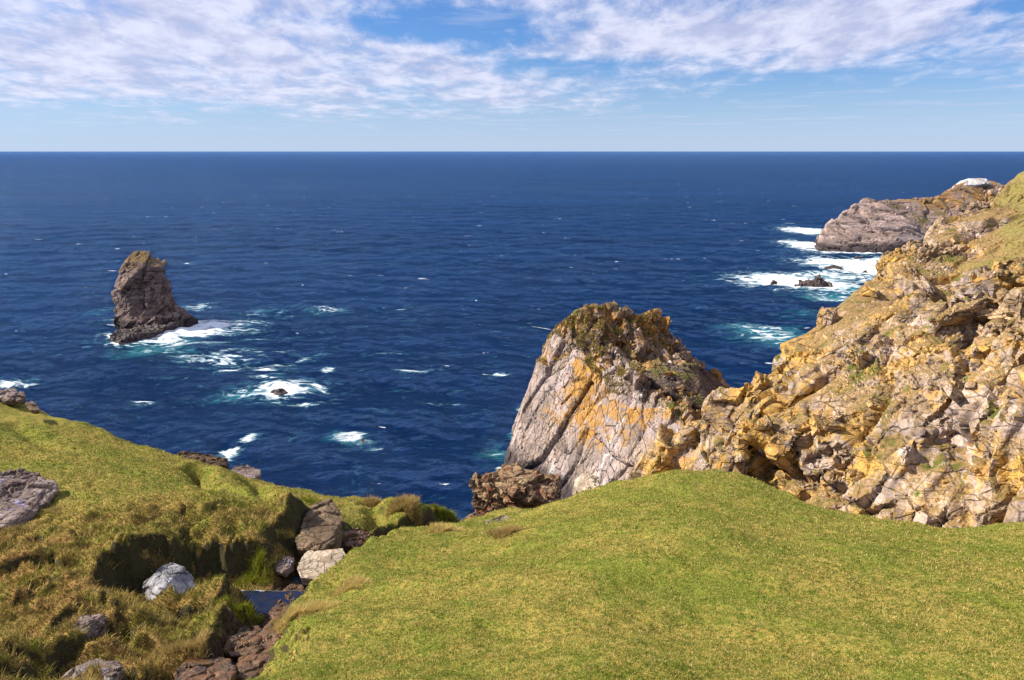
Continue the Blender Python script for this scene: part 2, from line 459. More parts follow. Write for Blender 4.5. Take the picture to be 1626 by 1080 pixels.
def ground_z(x, y, detail=True):
    x = np.asarray(x, float); y = np.asarray(y, float)
    z = tps(x, y)
    ye = np.interp(x, EDGE[:, 0], EDGE[:, 1])
    if detail:
        p = np.stack([x.ravel(), y.ravel(), np.zeros(x.size)], 1)
        rm = rough_mask(x, y)
        n1 = fbm(p * 0.9, 4, 3).reshape(x.shape); n2 = fbm(p * 3.1, 4, 8).reshape(x.shape); n3 = fbm(p * 0.35, 3, 5).reshape(x.shape)
        ter = np.sin(z * 14 + 5 * n3) * 0.03
        z = z + n3 * 0.10 + rm * (n1 * 0.34 + n2 * 0.20 + ter - 0.34 * np.maximum(0, 0.62 - np.abs(fbm(p * 1.05, 3, 31)) * 4.0).reshape(x.shape)) + (1 - rm) * (n1 * 0.11 + n2 * 0.035 + n3 * 0.12)
        ye = ye + n1 * 0.3
    for pl, w, dep in HOLLOWS:
        d, _, _ = seg_dist(x, y, pl)
        z = z - dep * np.exp(-(d / w) ** 2)
    for c, w, hgt in BUMPS:
        z = z + hgt * np.exp(-(((x - c[0]) ** 2 + (y - c[1]) ** 2) / w ** 2))
    wob = (0.25 * n2 + 0.25 * n1) if detail else 0
    d, zs, side = seg_dist(x, y, STREAM)
    z = np.minimum(z, zs - 0.12 + np.where(side > 0, 1.9, 1.1) * np.maximum(d - 0.34 - 0.10 * np.exp(-((y - 14.0) / 1.6) ** 2) + wob, 0))
    d, zs, side = seg_dist(x, y, ALCOVE)
    z = np.minimum(z, zs + 2.2 * np.maximum(d - 0.62 + wob, 0))
    k = np.maximum(y - ye, 0)
    z = z - np.where(k < 8, 0.30 * k + 0.13 * k * k, 10.72 + 2.4 * (k - 8))
    return np.maximum(z, -3)


def hit(u, v, tmin=3.0, tmax=60.0):
    """Where the line of sight through pixel (u, v) meets the hillside."""
    d = ray(u, v); d = d / d[1]
    s = np.arange(tmin, tmax, 0.03)
    z = ground_z(d[0] * s, s, False)
    i = np.argmax(H + d[2] * s < z)
    return np.array([d[0] * s[i], s[i], z[i]])


# materials of the turf
def turf_colour(t, P, rough, rnd=None):
    """Cropped green turf, straw and brown rough grass, as patches of several sizes."""
    nA = t.noise(P, 0.45, 4, 0.6); nB = t.noise(P, 2.2, 5, 0.65, 0.3); nC = t.noise(P, 11.0, 4, 0.7); nD = t.noise(P, 38.0, 2, 0.6)
    col = t.mix(t.step(t.math('ADD', t.math('MULTIPLY', nA, 0.5), t.math('MULTIPLY', nB, 0.5)), 0.40, 0.60), (0.192, 0.207, 0.029), (0.375, 0.285, 0.070))
    col = t.mix(t.step(nC, 0.43, 0.62, 0, 0.9), col, (0.110, 0.150, 0.017))
    col = t.mix(t.step(nD, 0.55, 0.74, 0, 0.7), col, (0.56, 0.43, 0.155))
    rn = t.math('ADD', t.math('MULTIPLY', nB, 0.6), t.math('MULTIPLY', nC, 0.4))
    rc = t.mix(t.step(rn, 0.32, 0.54), (0.150, 0.140, 0.020), (0.29, 0.165, 0.058))
    rc = t.mix(t.step(nC, 0.56, 0.70, 0, 0.8), rc, (0.050, 0.048, 0.013))
    rc = t.mix(t.step(nD, 0.55, 0.72, 0, 0.7), rc, (0.40, 0.27, 0.11))
    rf = t.math('MULTIPLY', rough, t.step(t.math('ADD', nA, t.math('MULTIPLY', nB, 0.6)), 0.62, 0.98, 0.35, 1.0))
    col = t.mix(rf, col, rc)
    if rnd is not None:
        col = t.mix(t.step(rnd, 0.62, 0.92, 0, 0.85), col, (0.62, 0.475, 0.18))
        col = t.mix(t.step(rnd, 0.42, 0.12, 0, 0.8), col, (0.085, 0.135, 0.016))
    return col, nC, nD


mg, t = material('hillside_turf')
geo = t.n('ShaderNodeNewGeometry'); P = geo.outputs['Position']
nz = t.n('ShaderNodeSeparateXYZ'); t.put(nz.inputs[0], geo.outputs['Normal']); nz = nz.outputs[2]
col, nC, nD = turf_colour(t, P, t.attr('rough'))
col = t.mix(0.35, col, t.mix(1.0, col, (0.5, 0.5, 0.4), 'MULTIPLY'))
earth = t.mix(t.step(nC, 0.4, 0.6), (0.050, 0.034, 0.020), (0.055, 0.060, 0.020))
earth = t.mix(t.step(nD, 0.5, 0.7, 0, 0.6), earth, (0.10, 0.075, 0.050))
col = t.mix(t.step(t.math('ADD', nz, t.math('MULTIPLY', t.math('SUBTRACT', nC, 0.5), 0.35)), 0.50, 0.66, 1, 0), col, earth)
col = t.mix(t.attr('bed'), col, t.mix(t.step(nC, 0.4, 0.65), (0.028, 0.020, 0.013), (0.10, 0.065, 0.035)))
hb = t.math('ADD', t.math('MULTIPLY', nC, 0.6), t.math('MULTIPLY', nD, 0.5))
t.out(col, 0.95, t.bump(hb, 0.8, 0.06), 0.1)

# polar grid, dense ahead, closed all round
ang = np.concatenate([np.linspace(-180, -46, 40)[:-1], np.linspace(-46, 46, 760), np.linspace(46, 180, 40)[1:]])
rad = np.concatenate([np.linspace(0.3, 5.0, 14)[:-1], np.geomspace(5.0, 42, 560), np.geomspace(42, 75, 25)[1:]])
RR, AA = np.meshgrid(rad, np.radians(ang), indexing='ij')
GX, GY = RR * np.sin(AA), RR * np.cos(AA)
GZ = ground_z(GX, GY)
gv = np.stack([GX.ravel(), GY.ravel(), GZ.ravel()], 1)
gf = grid_faces(*GX.shape)
dS, zS, sS = seg_dist(GX, GY, STREAM)
bed = np.clip(1 - smooth(0.35, 0.62, dS), 0, 1).ravel()
rm = rough_mask(GX, GY).ravel()
hill = mesh_from('hillside', gv, gf, mg, attrs={'rough': rm, 'bed': bed})
tag(hill, 'grassy hillside falling to the sea, cropped knoll right and hummocky slope left of the stream', kind='structure')

# grass on it
mb, t = material('grass_blades')
geo = t.n('ShaderNodeNewGeometry')
rnd = t.attr('rnd')
col, _, _ = turf_colour(t, geo.outputs['Position'], t.attr('rough'), rnd)
b1 = t.n('ShaderNodeBsdfDiffuse'); t.put(b1.inputs[0], col)
b2 = t.n('ShaderNodeBsdfTranslucent'); t.put(b2.inputs[0], col)
ms = t.n('ShaderNodeMixShader'); ms.inputs[0].default_value = 0.3
t.t.links.new(b1.outputs[0], ms.inputs[1]); t.t.links.new(b2.outputs[0], ms.inputs[2])
o_ = t.n('ShaderNodeOutputMaterial'); t.t.links.new(ms.outputs[0], o_.inputs[0])

gn = vnormals(gv, gf)
fc = gv[gf].mean(1); fnz = gn[gf].mean(1)
visible = (np.abs(np.degrees(np.arctan2(fc[:, 0], fc[:, 1]))) < 42) & (np.hypot(fc[:, 0], fc[:, 1]) > 5.5) & (np.hypot(fc[:, 0], fc[:, 1]) < 34) & (fc[:, 1] > 5) & (fnz[:, 2] > 0.45)
visible &= (bed[gf].mean(1) < 0.3) & (fc[:, 1] < np.interp(fc[:, 0], EDGE[:, 0], EDGE[:, 1]) + 2.0)
idx = np.nonzero(visible)[0]


def blades(base, up, height, width, lean, r):
    """Thin bent blades: two triangles each."""
    n = len(base)
    a = r.uniform(0, 2 * np.pi, n)
    side = np.stack([np.cos(a), np.sin(a), np.zeros(n)], 1)
    b = r.uniform(0, 2 * np.pi, n)
    ln = np.stack([np.cos(b), np.sin(b), np.zeros(n)], 1) * lean[:, None]
    mid = base + up * (height * 0.55)[:, None] + ln * (height * 0.35)[:, None]
    tip = base + up * height[:, None] * 0.9 + ln * height[:, None]
    w = width[:, None]
    v = np.stack([base - side * w, base + side * w, mid - side * w * 0.7, mid + side * w * 0.7, tip], 1).reshape(-1, 3)
    k = np.arange(n)[:, None] * 5
    f = np.concatenate([k + [0, 1, 3], k + [0, 3, 2], k + [2, 3, 4]], 0)
    return v, f


NB = 420000
pick = rng.choice(idx, NB)
w = rng.dirichlet(np.ones(4), NB)
base = (gv[gf[pick]] * w[:, :, None]).sum(1)
upn = gn[gf[pick]].mean(1) * 0.4 + np.array([0, 0, 0.6])
rgh = rm[gf[pick]].mean(1)
dist = np.hypot(base[:, 0], base[:, 1])
clump = fbm(base * np.array([2.6, 2.6, 0]), 3, 44)
hgt = (0.018 + 0.0007 * dist + rgh * 0.05 + np.maximum(clump, 0) * (0.02 + 0.13 * rgh)) * rng.uniform(0.6, 1.4, NB)
wid = np.maximum(0.0034, 0.00050 * dist) * rng.uniform(0.7, 1.3, NB)
bv, bf = blades(base - upn * 0.004, upn, hgt, wid, rng.uniform(0.2, 1.1, NB), rng)
rv = np.repeat(np.clip(rng.normal(0.5, 0.28, NB) + 0.50 * fbm(base * np.array([11.0, 11.0, 0]), 3, 61), 0, 1), 5); rr = np.repeat(rgh, 5)
gr = mesh_from('grass', bv, bf, mb, attrs={'rnd': rv, 'rough': rr})
tag(gr, 'short green and straw grass covering the hillside', 'grass', kind='stuff')

# ------------------------------------------------------------------ sea
FOAM = []   # (world x, y, half-length, half-width, angle, foam, turquoise)
def foam(u, v, ru, rv, f=1.0, q=0.0, rot=0.0):
    c = at_z(u, v); a = at_z(u, v - rv); b = at_z(u, v + rv)
    rx = ru * c[1] / F / (ray(u, v)[1]); ry = 0.5 * (a[1] - b[1])
    FOAM.append((c[0], c[1], rx, ry, rot, f, q))
for r in ((300, 523, 58, 15, 1.25, 0.5), (352, 520, 40, 9, 0.7, 0.3), (255, 538, 45, 9, 1.0, 0.8), (190, 545, 30, 5, 0.7, 0.4), (225, 524, 35, 6, 0.5, 0.7), (315, 487, 22, 4, 0.8, 0.2), (165, 495, 25, 8, 0.25, 0.5), (250, 556, 60, 9, 0.35, 0.9), (200, 508, 30, 7, 0.5, 0.6),
          (452, 619, 58, 12, 1.05, 0.4), (400, 622, 55, 13, 0.5, 0.8), (430, 600, 40, 6, 0.5, 0.5), (345, 573, 60, 8, 0.55, 0.4), (365, 557, 25, 6, 0.45, 0.2), (420, 583, 45, 5, 0.6, 0.2), (450, 495, 80, 6, 0.4, 0.5), (520, 490, 25, 3, 0.55, 0.0), (370, 525, 60, 6, 0.45, 0.4), (425, 536, 40, 4, 0.42, 0.0),
          (556, 698, 32, 9, 0.80, 0.7), (600, 715, 15, 6, 0.40, 0.2), (362, 718, 22, 7, 0.95, 0.2, 0.75), (395, 700, 16, 6, 0.7, 0.1, 0.75), (787, 596, 17, 3.2, 1.0, 0.1, 0.1), (655, 591, 28, 2.5, 0.75, 0.1), (15, 610, 32, 6, 1.0, 0.5), (228, 640, 22, 4, 0.62, 0.1, -0.3), (505, 560, 20, 4, 0.5, 0.1), (480, 570, 30, 5, 0.35, 0.2), (520, 590, 12, 4, 0.5, 0.1),
          (1250, 446, 78, 13, 1.2, 0.6), (1300, 452, 70, 12, 1.1, 0.9), (1345, 457, 40, 9, 0.5, 1.2), (1278, 366, 38, 6, 1.2, 0.3), (1275, 388, 35, 7, 1.2, 0.4), (1370, 399, 85, 5, 1.2, 0.4), (1340, 417, 70, 9, 1.2, 0.6), (1375, 428, 60, 11, 1.2, 0.6), (1390, 412, 50, 5, 0.8, 0.6),
          (1222, 530, 60, 14, 0.62, 1.0), (1250, 545, 45, 12, 0.45, 1.1), (1185, 522, 30, 8, 0.5, 0.5), (830, 648, 14, 6, 0.8, 0.5), (818, 690, 14, 8, 0.5, 0.7), (792, 720, 30, 14, 0.28, 0.6), (800, 745, 14, 6, 0.8, 0.5), (1320, 395, 50, 5, 1.0, 0.3), (1290, 500, 70, 10, 0.25, 0.5), (640, 490, 40, 4, 0.3, 0.0)):
    foam(*r)
for r in ((335, 518, 75, 10, 0.95, 0.4), (270, 545, 90, 7, 0.62, 0.8), (345, 568, 70, 5, 0.62, 0.3), (395, 590, 60, 6, 0.5, 0.3), (410, 560, 70, 5, 0.42, 0.2), (180, 532, 24, 6, 0.7, 0.3), (1300, 440, 110, 9, 0.8, 0.7), (1330, 470, 60, 8, 0.5, 0.9), (470, 640, 60, 7, 0.42, 0.4), (700, 640, 40, 4, 0.36, 0.0), (290, 600, 50, 5, 0.34, 0.1), (620, 560, 40, 3, 0.36, 0.0)):
    foam(*r)
vs = np.concatenate([np.linspace(1000, 300, 560), 240 + np.geomspace(60, 1.3, 150)[1:]])
dists = np.array([at_z(813, v)[1] for v in vs]); dists = np.concatenate([[20, 40], dists[dists > 45], [60000, 110000]])
angs = np.radians(np.concatenate([np.linspace(-80, -42, 12)[:-1], np.linspace(-42, 42, 760), np.linspace(42, 80, 12)[1:]]))
DD, AG = np.meshgrid(dists, angs, indexing='ij')
SX, SY = DD * np.tan(AG) if False else DD * np.sin(AG), DD * np.cos(AG)
SZ = np.zeros_like(SX)
spc = np.gradient(dists)[:, None] * np.ones_like(SX)
wr = np.random.default_rng(3)
warp = fbm(np.stack([SX.ravel() * 0.02, SY.ravel() * 0.02, np.zeros(SX.size)], 1), 3, 77).reshape(SX.shape)
for i in range(46):
    lam = 2.6 * (14.0 ** (i / 45.0)); th = R(252) + wr.normal(0, 0.55)
    amp = 0.0050 * lam ** 0.95 * wr.uniform(0.5, 1.3)
    k = 2 * np.pi / lam
    ph = k * (SX * np.cos(th) + SY * np.sin(th)) + wr.uniform(0, 6.28) + 2.4 * warp * (i % 3)
    s = np.sin(ph)
    SZ += amp * np.clip(lam / (spc * 2.5) - 0.6, 0, 1) * (s + 0.25 * np.cos(2 * ph))
fo = np.zeros_like(SX); tq = np.zeros_like(SX)
for cx, cy, rx, ry, rot, f, q in FOAM:
    dx, dy = SX - cx, SY - cy
    c, s = math.cos(rot), math.sin(rot)
    d = ((dx * c + dy * s) / rx) ** 2 + ((-dx * s + dy * c) / ry) ** 2
    fo = np.maximum(fo, f * np.exp(-d * 0.9)); tq = np.maximum(tq, q * np.exp(-d * 0.55))
SZ += np.minimum(fo, 1) * 0.55 * fbm(np.stack([SX.ravel() * 0.35, SY.ravel() * 0.35, np.zeros(SX.size)], 1), 4, 12).reshape(SX.shape) * np.clip(3 / spc, 0, 1)
sea_v = np.stack([SX.ravel(), SY.ravel(), SZ.ravel()], 1)
m, t = material('sea_water')
geo = t.n('ShaderNodeNewGeometry'); P = geo.outputs['Position']
fa, ta = t.attr('foam'), t.attr('turquoise')
W = t.mapping(P, (0, 0, R(20)), (0.55, 1.25, 1))
fb = t.noise(t.mapping(P, (0, 0, R(-9)), (0.36, 1.0, 1)), 0.006, 12, 0.62, 0.25); w1 = t.noise(W, 0.42, 5, 0.62, 0.35); w3 = t.noise(W, 1.5, 4, 0.6, 0.2)
w4 = t.noise(t.mapping(P, (0, 0, R(12)), (0.25, 1, 1)), 0.012, 4, 0.6, 0.3)
deep = t.mix(t.step(w4, 0.3, 0.7), (0.0010, 0.0135, 0.054), (0.0022, 0.020, 0.080))
wn = t.math('ADD', ta, t.math('MULTIPLY', t.math('SUBTRACT', t.noise(t.mapping(P, (0, 0, R(10)), (0.6, 1.0, 1)), 0.22, 7, 0.7, 0.6), 0.5), 2.2))
body = t.mix(t.step(wn, 0.30, 1.10, 0, 0.8), deep, (0.03, 0.20, 0.24))
f1 = t.noise(t.mapping(P, (0, 0, R(10)), (0.55, 1.0, 1)), 0.36, 10, 0.76, 1.2)
f2 = t.noise(t.mapping(P, (0, 0, R(10)), (0.5, 1.0, 1), (9, 2, 0)), 0.17, 7, 0.62, 1.0)
lace = t.step(t.math('ABSOLUTE', t.math('SUBTRACT', f2, 0.5)), 0.0, 0.07, 0.34, -0.08)
fm = t.math('ADD', t.math('ADD', fa, t.math('MULTIPLY', t.math('SUBTRACT', f1, 0.5), 2.0)), lace)
body = t.mix(t.step(fm, 0.34, 0.80, 0, 0.5), body, (0.10, 0.34, 0.36))
fmask = t.step(fm, 0.56, 1.10, 0, 0.95)
fmask = t.math('MULTIPLY', fmask, t.step(fa, 0.12, 0.30))
cap = t.math('MULTIPLY', t.step(t.noise(t.mapping(P, (0, 0, R(15)), (0.45, 1.0, 1), (31, 7, 0)), 0.16, 6, 0.66, 0.4), 0.667, 0.695), t.step(w1, 0.46, 0.60))
fmask = t.math('MAXIMUM', fmask, cap)
hgt = t.math('ADD', t.math('ADD', t.math('MULTIPLY', w1, 1.7), t.math('MULTIPLY', fb, 32.0)), t.math('MULTIPLY', w3, 1.0))
nrm = t.bump(hgt, 1.0, 1.25)
fr = t.n('ShaderNodeFresnel'); fr.inputs['IOR'].default_value = 1.33; t.put(fr.inputs['Normal'], nrm)
dif = t.n('ShaderNodeBsdfDiffuse'); t.put(dif.inputs['Color'], body); t.put(dif.inputs['Normal'], nrm)
glo = t.n('ShaderNodeBsdfGlossy'); glo.inputs['Color'].default_value = (0.40, 0.64, 1.0, 1); glo.inputs['Roughness'].default_value = 0.09; t.put(glo.inputs['Normal'], nrm)
wat = t.n('ShaderNodeMixShader'); t.put(wat.inputs[0], fr.outputs[0]); t.t.links.new(dif.outputs[0], wat.inputs[1]); t.t.links.new(glo.outputs[0], wat.inputs[2])
wht = t.n('ShaderNodeBsdfDiffuse'); wht.inputs['Color'].default_value = (0.80, 0.83, 0.86, 1)
mx = t.n('ShaderNodeMixShader'); t.put(mx.inputs[0], fmask); t.t.links.new(wat.outputs[0], mx.inputs[1]); t.t.links.new(wht.outputs[0], mx.inputs[2])
o_ = t.n('ShaderNodeOutputMaterial'); t.t.links.new(mx.outputs[0], o_.inputs[0])
sea = mesh_from('sea', sea_v, grid_faces(*SX.shape), m, attrs={'foam': fo.ravel(), 'turquoise': tq.ravel()})
tag(sea, 'deep blue sea with foam around the rocks, out to the horizon', kind='structure')

# ------------------------------------------------------------------ rock materials
GREY, TAN, DARK = (0.27, 0.235, 0.23), (0.40, 0.29, 0.17), (0.16, 0.115, 0.095)
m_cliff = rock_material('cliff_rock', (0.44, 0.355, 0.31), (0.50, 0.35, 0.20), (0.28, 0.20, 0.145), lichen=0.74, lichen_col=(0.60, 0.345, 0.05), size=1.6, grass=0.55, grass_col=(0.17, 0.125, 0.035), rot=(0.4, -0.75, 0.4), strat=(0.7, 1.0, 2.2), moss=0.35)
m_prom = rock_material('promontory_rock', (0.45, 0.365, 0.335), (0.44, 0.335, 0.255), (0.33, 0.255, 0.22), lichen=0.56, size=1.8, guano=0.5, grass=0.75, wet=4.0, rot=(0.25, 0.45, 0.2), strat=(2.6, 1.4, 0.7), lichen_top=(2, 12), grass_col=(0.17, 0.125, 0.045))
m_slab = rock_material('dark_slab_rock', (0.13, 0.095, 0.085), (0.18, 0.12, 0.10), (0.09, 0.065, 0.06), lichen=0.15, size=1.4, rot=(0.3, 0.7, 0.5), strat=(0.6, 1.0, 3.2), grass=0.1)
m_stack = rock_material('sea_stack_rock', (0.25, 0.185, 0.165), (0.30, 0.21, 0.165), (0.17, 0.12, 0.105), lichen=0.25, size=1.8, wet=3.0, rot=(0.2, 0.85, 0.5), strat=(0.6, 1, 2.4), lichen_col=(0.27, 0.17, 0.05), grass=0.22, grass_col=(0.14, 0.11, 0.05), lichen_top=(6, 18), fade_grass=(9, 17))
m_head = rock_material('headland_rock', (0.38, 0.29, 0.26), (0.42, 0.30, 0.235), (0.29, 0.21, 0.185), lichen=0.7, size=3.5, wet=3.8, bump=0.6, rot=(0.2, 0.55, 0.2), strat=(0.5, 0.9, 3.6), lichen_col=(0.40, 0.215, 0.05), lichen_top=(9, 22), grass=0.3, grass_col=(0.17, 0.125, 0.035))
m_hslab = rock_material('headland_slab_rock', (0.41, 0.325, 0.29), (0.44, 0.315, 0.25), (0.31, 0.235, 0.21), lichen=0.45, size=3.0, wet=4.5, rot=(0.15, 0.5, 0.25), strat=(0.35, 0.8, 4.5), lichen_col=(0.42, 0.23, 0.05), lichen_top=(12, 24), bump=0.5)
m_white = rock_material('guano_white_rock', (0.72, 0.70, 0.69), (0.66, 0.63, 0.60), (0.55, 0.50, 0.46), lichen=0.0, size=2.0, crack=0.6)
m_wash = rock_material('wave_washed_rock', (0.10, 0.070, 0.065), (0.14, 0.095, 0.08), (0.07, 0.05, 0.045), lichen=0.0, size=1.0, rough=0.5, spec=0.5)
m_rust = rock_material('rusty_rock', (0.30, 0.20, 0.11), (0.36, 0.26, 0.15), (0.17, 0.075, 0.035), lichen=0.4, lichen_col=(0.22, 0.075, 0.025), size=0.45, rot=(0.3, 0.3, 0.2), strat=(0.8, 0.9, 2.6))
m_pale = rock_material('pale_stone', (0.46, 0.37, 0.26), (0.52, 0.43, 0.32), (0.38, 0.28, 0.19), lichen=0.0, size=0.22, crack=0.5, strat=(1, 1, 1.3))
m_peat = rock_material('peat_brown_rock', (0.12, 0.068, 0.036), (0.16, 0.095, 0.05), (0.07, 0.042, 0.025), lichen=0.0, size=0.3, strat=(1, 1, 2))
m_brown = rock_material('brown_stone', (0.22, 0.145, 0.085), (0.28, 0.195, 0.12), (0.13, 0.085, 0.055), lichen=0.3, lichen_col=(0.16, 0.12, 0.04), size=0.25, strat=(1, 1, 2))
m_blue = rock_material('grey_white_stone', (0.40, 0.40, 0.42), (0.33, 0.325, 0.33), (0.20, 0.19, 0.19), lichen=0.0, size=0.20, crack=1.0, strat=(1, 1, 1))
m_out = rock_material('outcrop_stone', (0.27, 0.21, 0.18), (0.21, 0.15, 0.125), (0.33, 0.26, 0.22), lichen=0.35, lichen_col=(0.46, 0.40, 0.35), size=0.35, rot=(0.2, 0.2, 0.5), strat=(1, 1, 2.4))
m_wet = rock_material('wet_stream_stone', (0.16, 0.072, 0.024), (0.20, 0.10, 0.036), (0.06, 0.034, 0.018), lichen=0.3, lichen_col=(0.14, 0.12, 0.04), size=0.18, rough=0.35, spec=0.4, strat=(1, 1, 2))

def tussock_material(name, ca, cb):
    m, t = material(name)
    rnd = t.attr('rnd')
    c = t.mix(rnd, ca, cb)
    b1 = t.n('ShaderNodeBsdfDiffuse'); t.put(b1.inputs[0], c); b2 = t.n('ShaderNodeBsdfTranslucent'); t.put(b2.inputs[0], c)
    ms = t.n('ShaderNodeMixShader'); ms.inputs[0].default_value = 0.3
    t.t.links.new(b1.outputs[0], ms.inputs[1]); t.t.links.new(b2.outputs[0], ms.inputs[2])
    o_ = t.n('ShaderNodeOutputMaterial'); t.t.links.new(ms.outputs[0], o_.inputs[0])
    return m
m_straw = tussock_material('straw_grass', (0.66, 0.50, 0.22), (0.42, 0.33, 0.08))
m_dry = tussock_material('dry_brown_grass', (0.50, 0.34, 0.15), (0.28, 0.22, 0.06))
m_green = tussock_material('bright_green_grass', (0.28, 0.28, 0.03), (0.15, 0.19, 0.02))


m_rough = tussock_material('rough_turf', (0.42, 0.31, 0.12), (0.19, 0.155, 0.045))
W3 = lambda x, y, z: np.array([x, y, z], float)

# ------------------------------------------------------------------ cliff on the right
PC = []
for r in ((1080, 676, 80), (1130, 657, 78), (1165, 640, 79), (1200, 612, 83), (1240, 578, 84), (1290, 530, 86), (1320, 505, 87), (1370, 462, 92), (1430, 405, 100), (1480, 378, 108), (1540, 352, 118), (1575, 337, 125), (1600, 292, 132), (1626, 266, 134),
          (1626, 340, 104), (1626, 430, 82), (1560, 420, 90), (1500, 470, 76), (1600, 500, 67), (1440, 480, 82), (1400, 560, 72), (1500, 600, 62), (1626, 600, 56), (1330, 600, 73), (1626, 700, 50), (1300, 680, 66), (1400, 690, 60), (1500, 720, 55), (1250, 740, 62), (1200, 700, 68), (1140, 720, 72), (1070, 735, 77), (1400, 770, 55), (1500, 800, 50), (1626, 820, 45), (1300, 790, 58), (1200, 780, 62), (1100, 780, 70), (1000, 770, 80)):
    PC.append(at(*r))
PC += [W3(90, 60, 60), W3(110, 120, 57), W3(60, 35, 42), W3(80, 20, 50), W3(104, 142, 46), W3(45, 30, 27), W3(30, 38, 12), W3(20, 45, 5), W3(12, 60, 2), W3(130, 170, 40)]
tpc = TPS(PC)
CE = np.array([(0, 80), (10, 80)] + [tuple(at(*r)[:2]) for r in ((1080, 676, 80), (1130, 657, 78), (1200, 612, 83), (1240, 578, 84), (1290, 530, 86), (1320, 505, 87), (1370, 462, 92), (1430, 405, 100), (1480, 378, 108), (1540, 352, 118), (1575, 337, 125), (1626, 266, 134))] + [(110, 140), (160, 150)])
ca = np.radians(np.linspace(7, 45, 420))
cy = np.geomspace(36, 150, 320)
CY, CA = np.meshgrid(cy, ca, indexing='ij'); CX = CY * np.tan(CA)
CZ = tpc(CX, CY)
kk = np.maximum(CY - np.interp(CX, CE[:, 0], CE[:, 1]), 0)
CZ = CZ - np.where(kk < 6, 0.35 * kk + 0.17 * kk * kk, 8.2 + 2.4 * (kk - 6))
CZ = np.maximum(CZ, -4)
cvv = np.stack([CX.ravel(), CY.ravel(), CZ.ravel()], 1); cff = grid_faces(*CX.shape)
M1 = np.array([[0.74, 0.22, 0.64], [0.22, -0.97, 0.10], [-0.64, -0.07, 0.77]])
M1[:, 0] = [0.74, 0.25, 0.62]; M1[:, 1] = [-0.12, 0.95, -0.28]; M1[:, 2] = np.cross(M1[:, 0], M1[:, 1])
def turf_patch(p):
    """Where turf covers the upper right shoulder."""
    m = smooth(0.615, 0.665, p[:, 0] / p[:, 1] + 0.065 * fbm(p * 0.16, 5, 9)) * smooth(73, 89, p[:, 1] + 6 * fbm(p * 0.1, 3, 19))
    return np.clip(m, 0, 1)
def fracture(v, f, octs):
    for i, (size, amp) in octs:
        n = vnormals(v, f)
        md = 1 if i == 0 else 0.15 + 1.5 * smooth(-0.15, 0.45, fbm(v / 9.0, 2, 60 + i))
        v = v + n * ((amp * md * (1 - (0.85 if i == 0 else 0.6) * turf_patch(v))) * blocky(v, size, 400 + i * 13, M1, (1.7, 0.70, 1.0), 2.3, 0.6 if i < 2 else 0.9))[:, None]
    return v
OCT = list(enumerate(((9.0, 2.2), (5.0, 1.75), (2.3, 0.55), (1.0, 0.14))))
cvv = fracture(cvv, cff, OCT[:2])
nr_, nc_ = CX.shape
low = cvv.reshape(nr_, nc_, 3).copy(); low[:, :, 2] = -7.0
box_v = np.concatenate([cvv, low.reshape(-1, 3)]); ii = np.arange(nr_ * nc_).reshape(nr_, nc_); off_ = nr_ * nc_
ring = np.concatenate([ii[0, :-1], ii[:-1, -1], ii[-1, :0:-1], ii[:0:-1, 0]]); nx = np.roll(ring, -1)
box_f = np.concatenate([cff, cff[:, ::-1] + off_, np.stack([ring + off_, nx + off_, nx, ring], 1)])
cvv, cff = remesh(box_v, box_f, 0.21)
lab = np.arange(len(cvv))                      # drop crumbs that the remesh cut loose
ea, eb = cff.ravel(), np.roll(cff, -1, 1).ravel()
while True:
    new = lab.copy(); np.minimum.at(new, ea, lab[eb]); np.minimum.at(new, eb, lab[ea])
    for _ in range(4): new = new[new]
    if (new == lab).all(): break
    lab = new
keep = (cvv[cff].mean(1)[:, 2] > -4.5) & (lab[cff[:, 0]] == np.bincount(lab).argmax())
cff = cff[keep]; us, inv = np.unique(cff, return_inverse=True); cvv = cvv[us]; cff = inv.reshape(-1, 4)
cvv = fracture(cvv, cff, OCT[2:])
n = vnormals(cvv, cff)
cvv = cvv + n * (0.04 * fbm(cvv * 1.2, 3, 5))[:, None]
cliff = mesh_from('cliff', cvv, cff, m_cliff, flat=True, attrs={'turf': turf_patch(cvv) * 0.75})
tag(cliff, 'steep ochre lichened rock slope rising from the gully to turf at upper right', kind='structure')

# ------------------------------------------------------------------ promontory in the middle
main = [at(800, 752, 99.5), at(806, 738, 100), at(822, 690, 101), at(850, 612, 102), at(868, 552, 102.5), at(876, 522, 103), at(905, 512, 106),
        at(1056, 532, 112), at(1106, 573, 110), at(1163, 627, 107), at(1000, 628, 92), at(1085, 676, 82), at(940, 548, 98), at(900, 780, 91), at(960, 795, 84), at(1060, 800, 77), at(1120, 770, 74),
        W3(30, 124, -3), W3(3, 120, -3), W3(38, 112, -3), W3(-2, 106, -3), W3(2, 92, -4), W3(20, 76, 0)]
cap1 = [at(886, 512, 102), at(908, 496, 103), at(932, 487, 105), at(958, 481, 106), at(985, 488, 107), at(1015, 500, 108), at(1006, 540, 102), at(935, 545, 99), at(905, 530, 100)] + [p - W3(0, 0, 6) for p in (at(886, 512, 102), at(1015, 500, 108), at(1006, 540, 102))]
cap2 = [at(1012, 498, 108), at(1040, 489, 110), at(1058, 505, 111), at(1066, 530, 111), at(1035, 548, 105), at(1000, 545, 104)] + [p - W3(0, 0, 6) for p in (at(1012, 498, 108), at(1066, 530, 111), at(1035, 548, 105))]
cap3 = [at(1030, 545, 106), at(1066, 532, 110), at(1100, 562, 110), at(1095, 578, 107), at(1010, 562, 101)] + [p - W3(0, 0, 4) for p in (at(1066, 532, 110), at(1010, 562, 101))]
def crest(v):
    """Plan distance past the crest that divides the bare face from the rough top."""
    return (14.1 * (v[:, 1] - 103) + 21 * (v[:, 0] - 6.2)) / 25.3 - 2.0 * smooth(0, 12, 14 - v[:, 2])
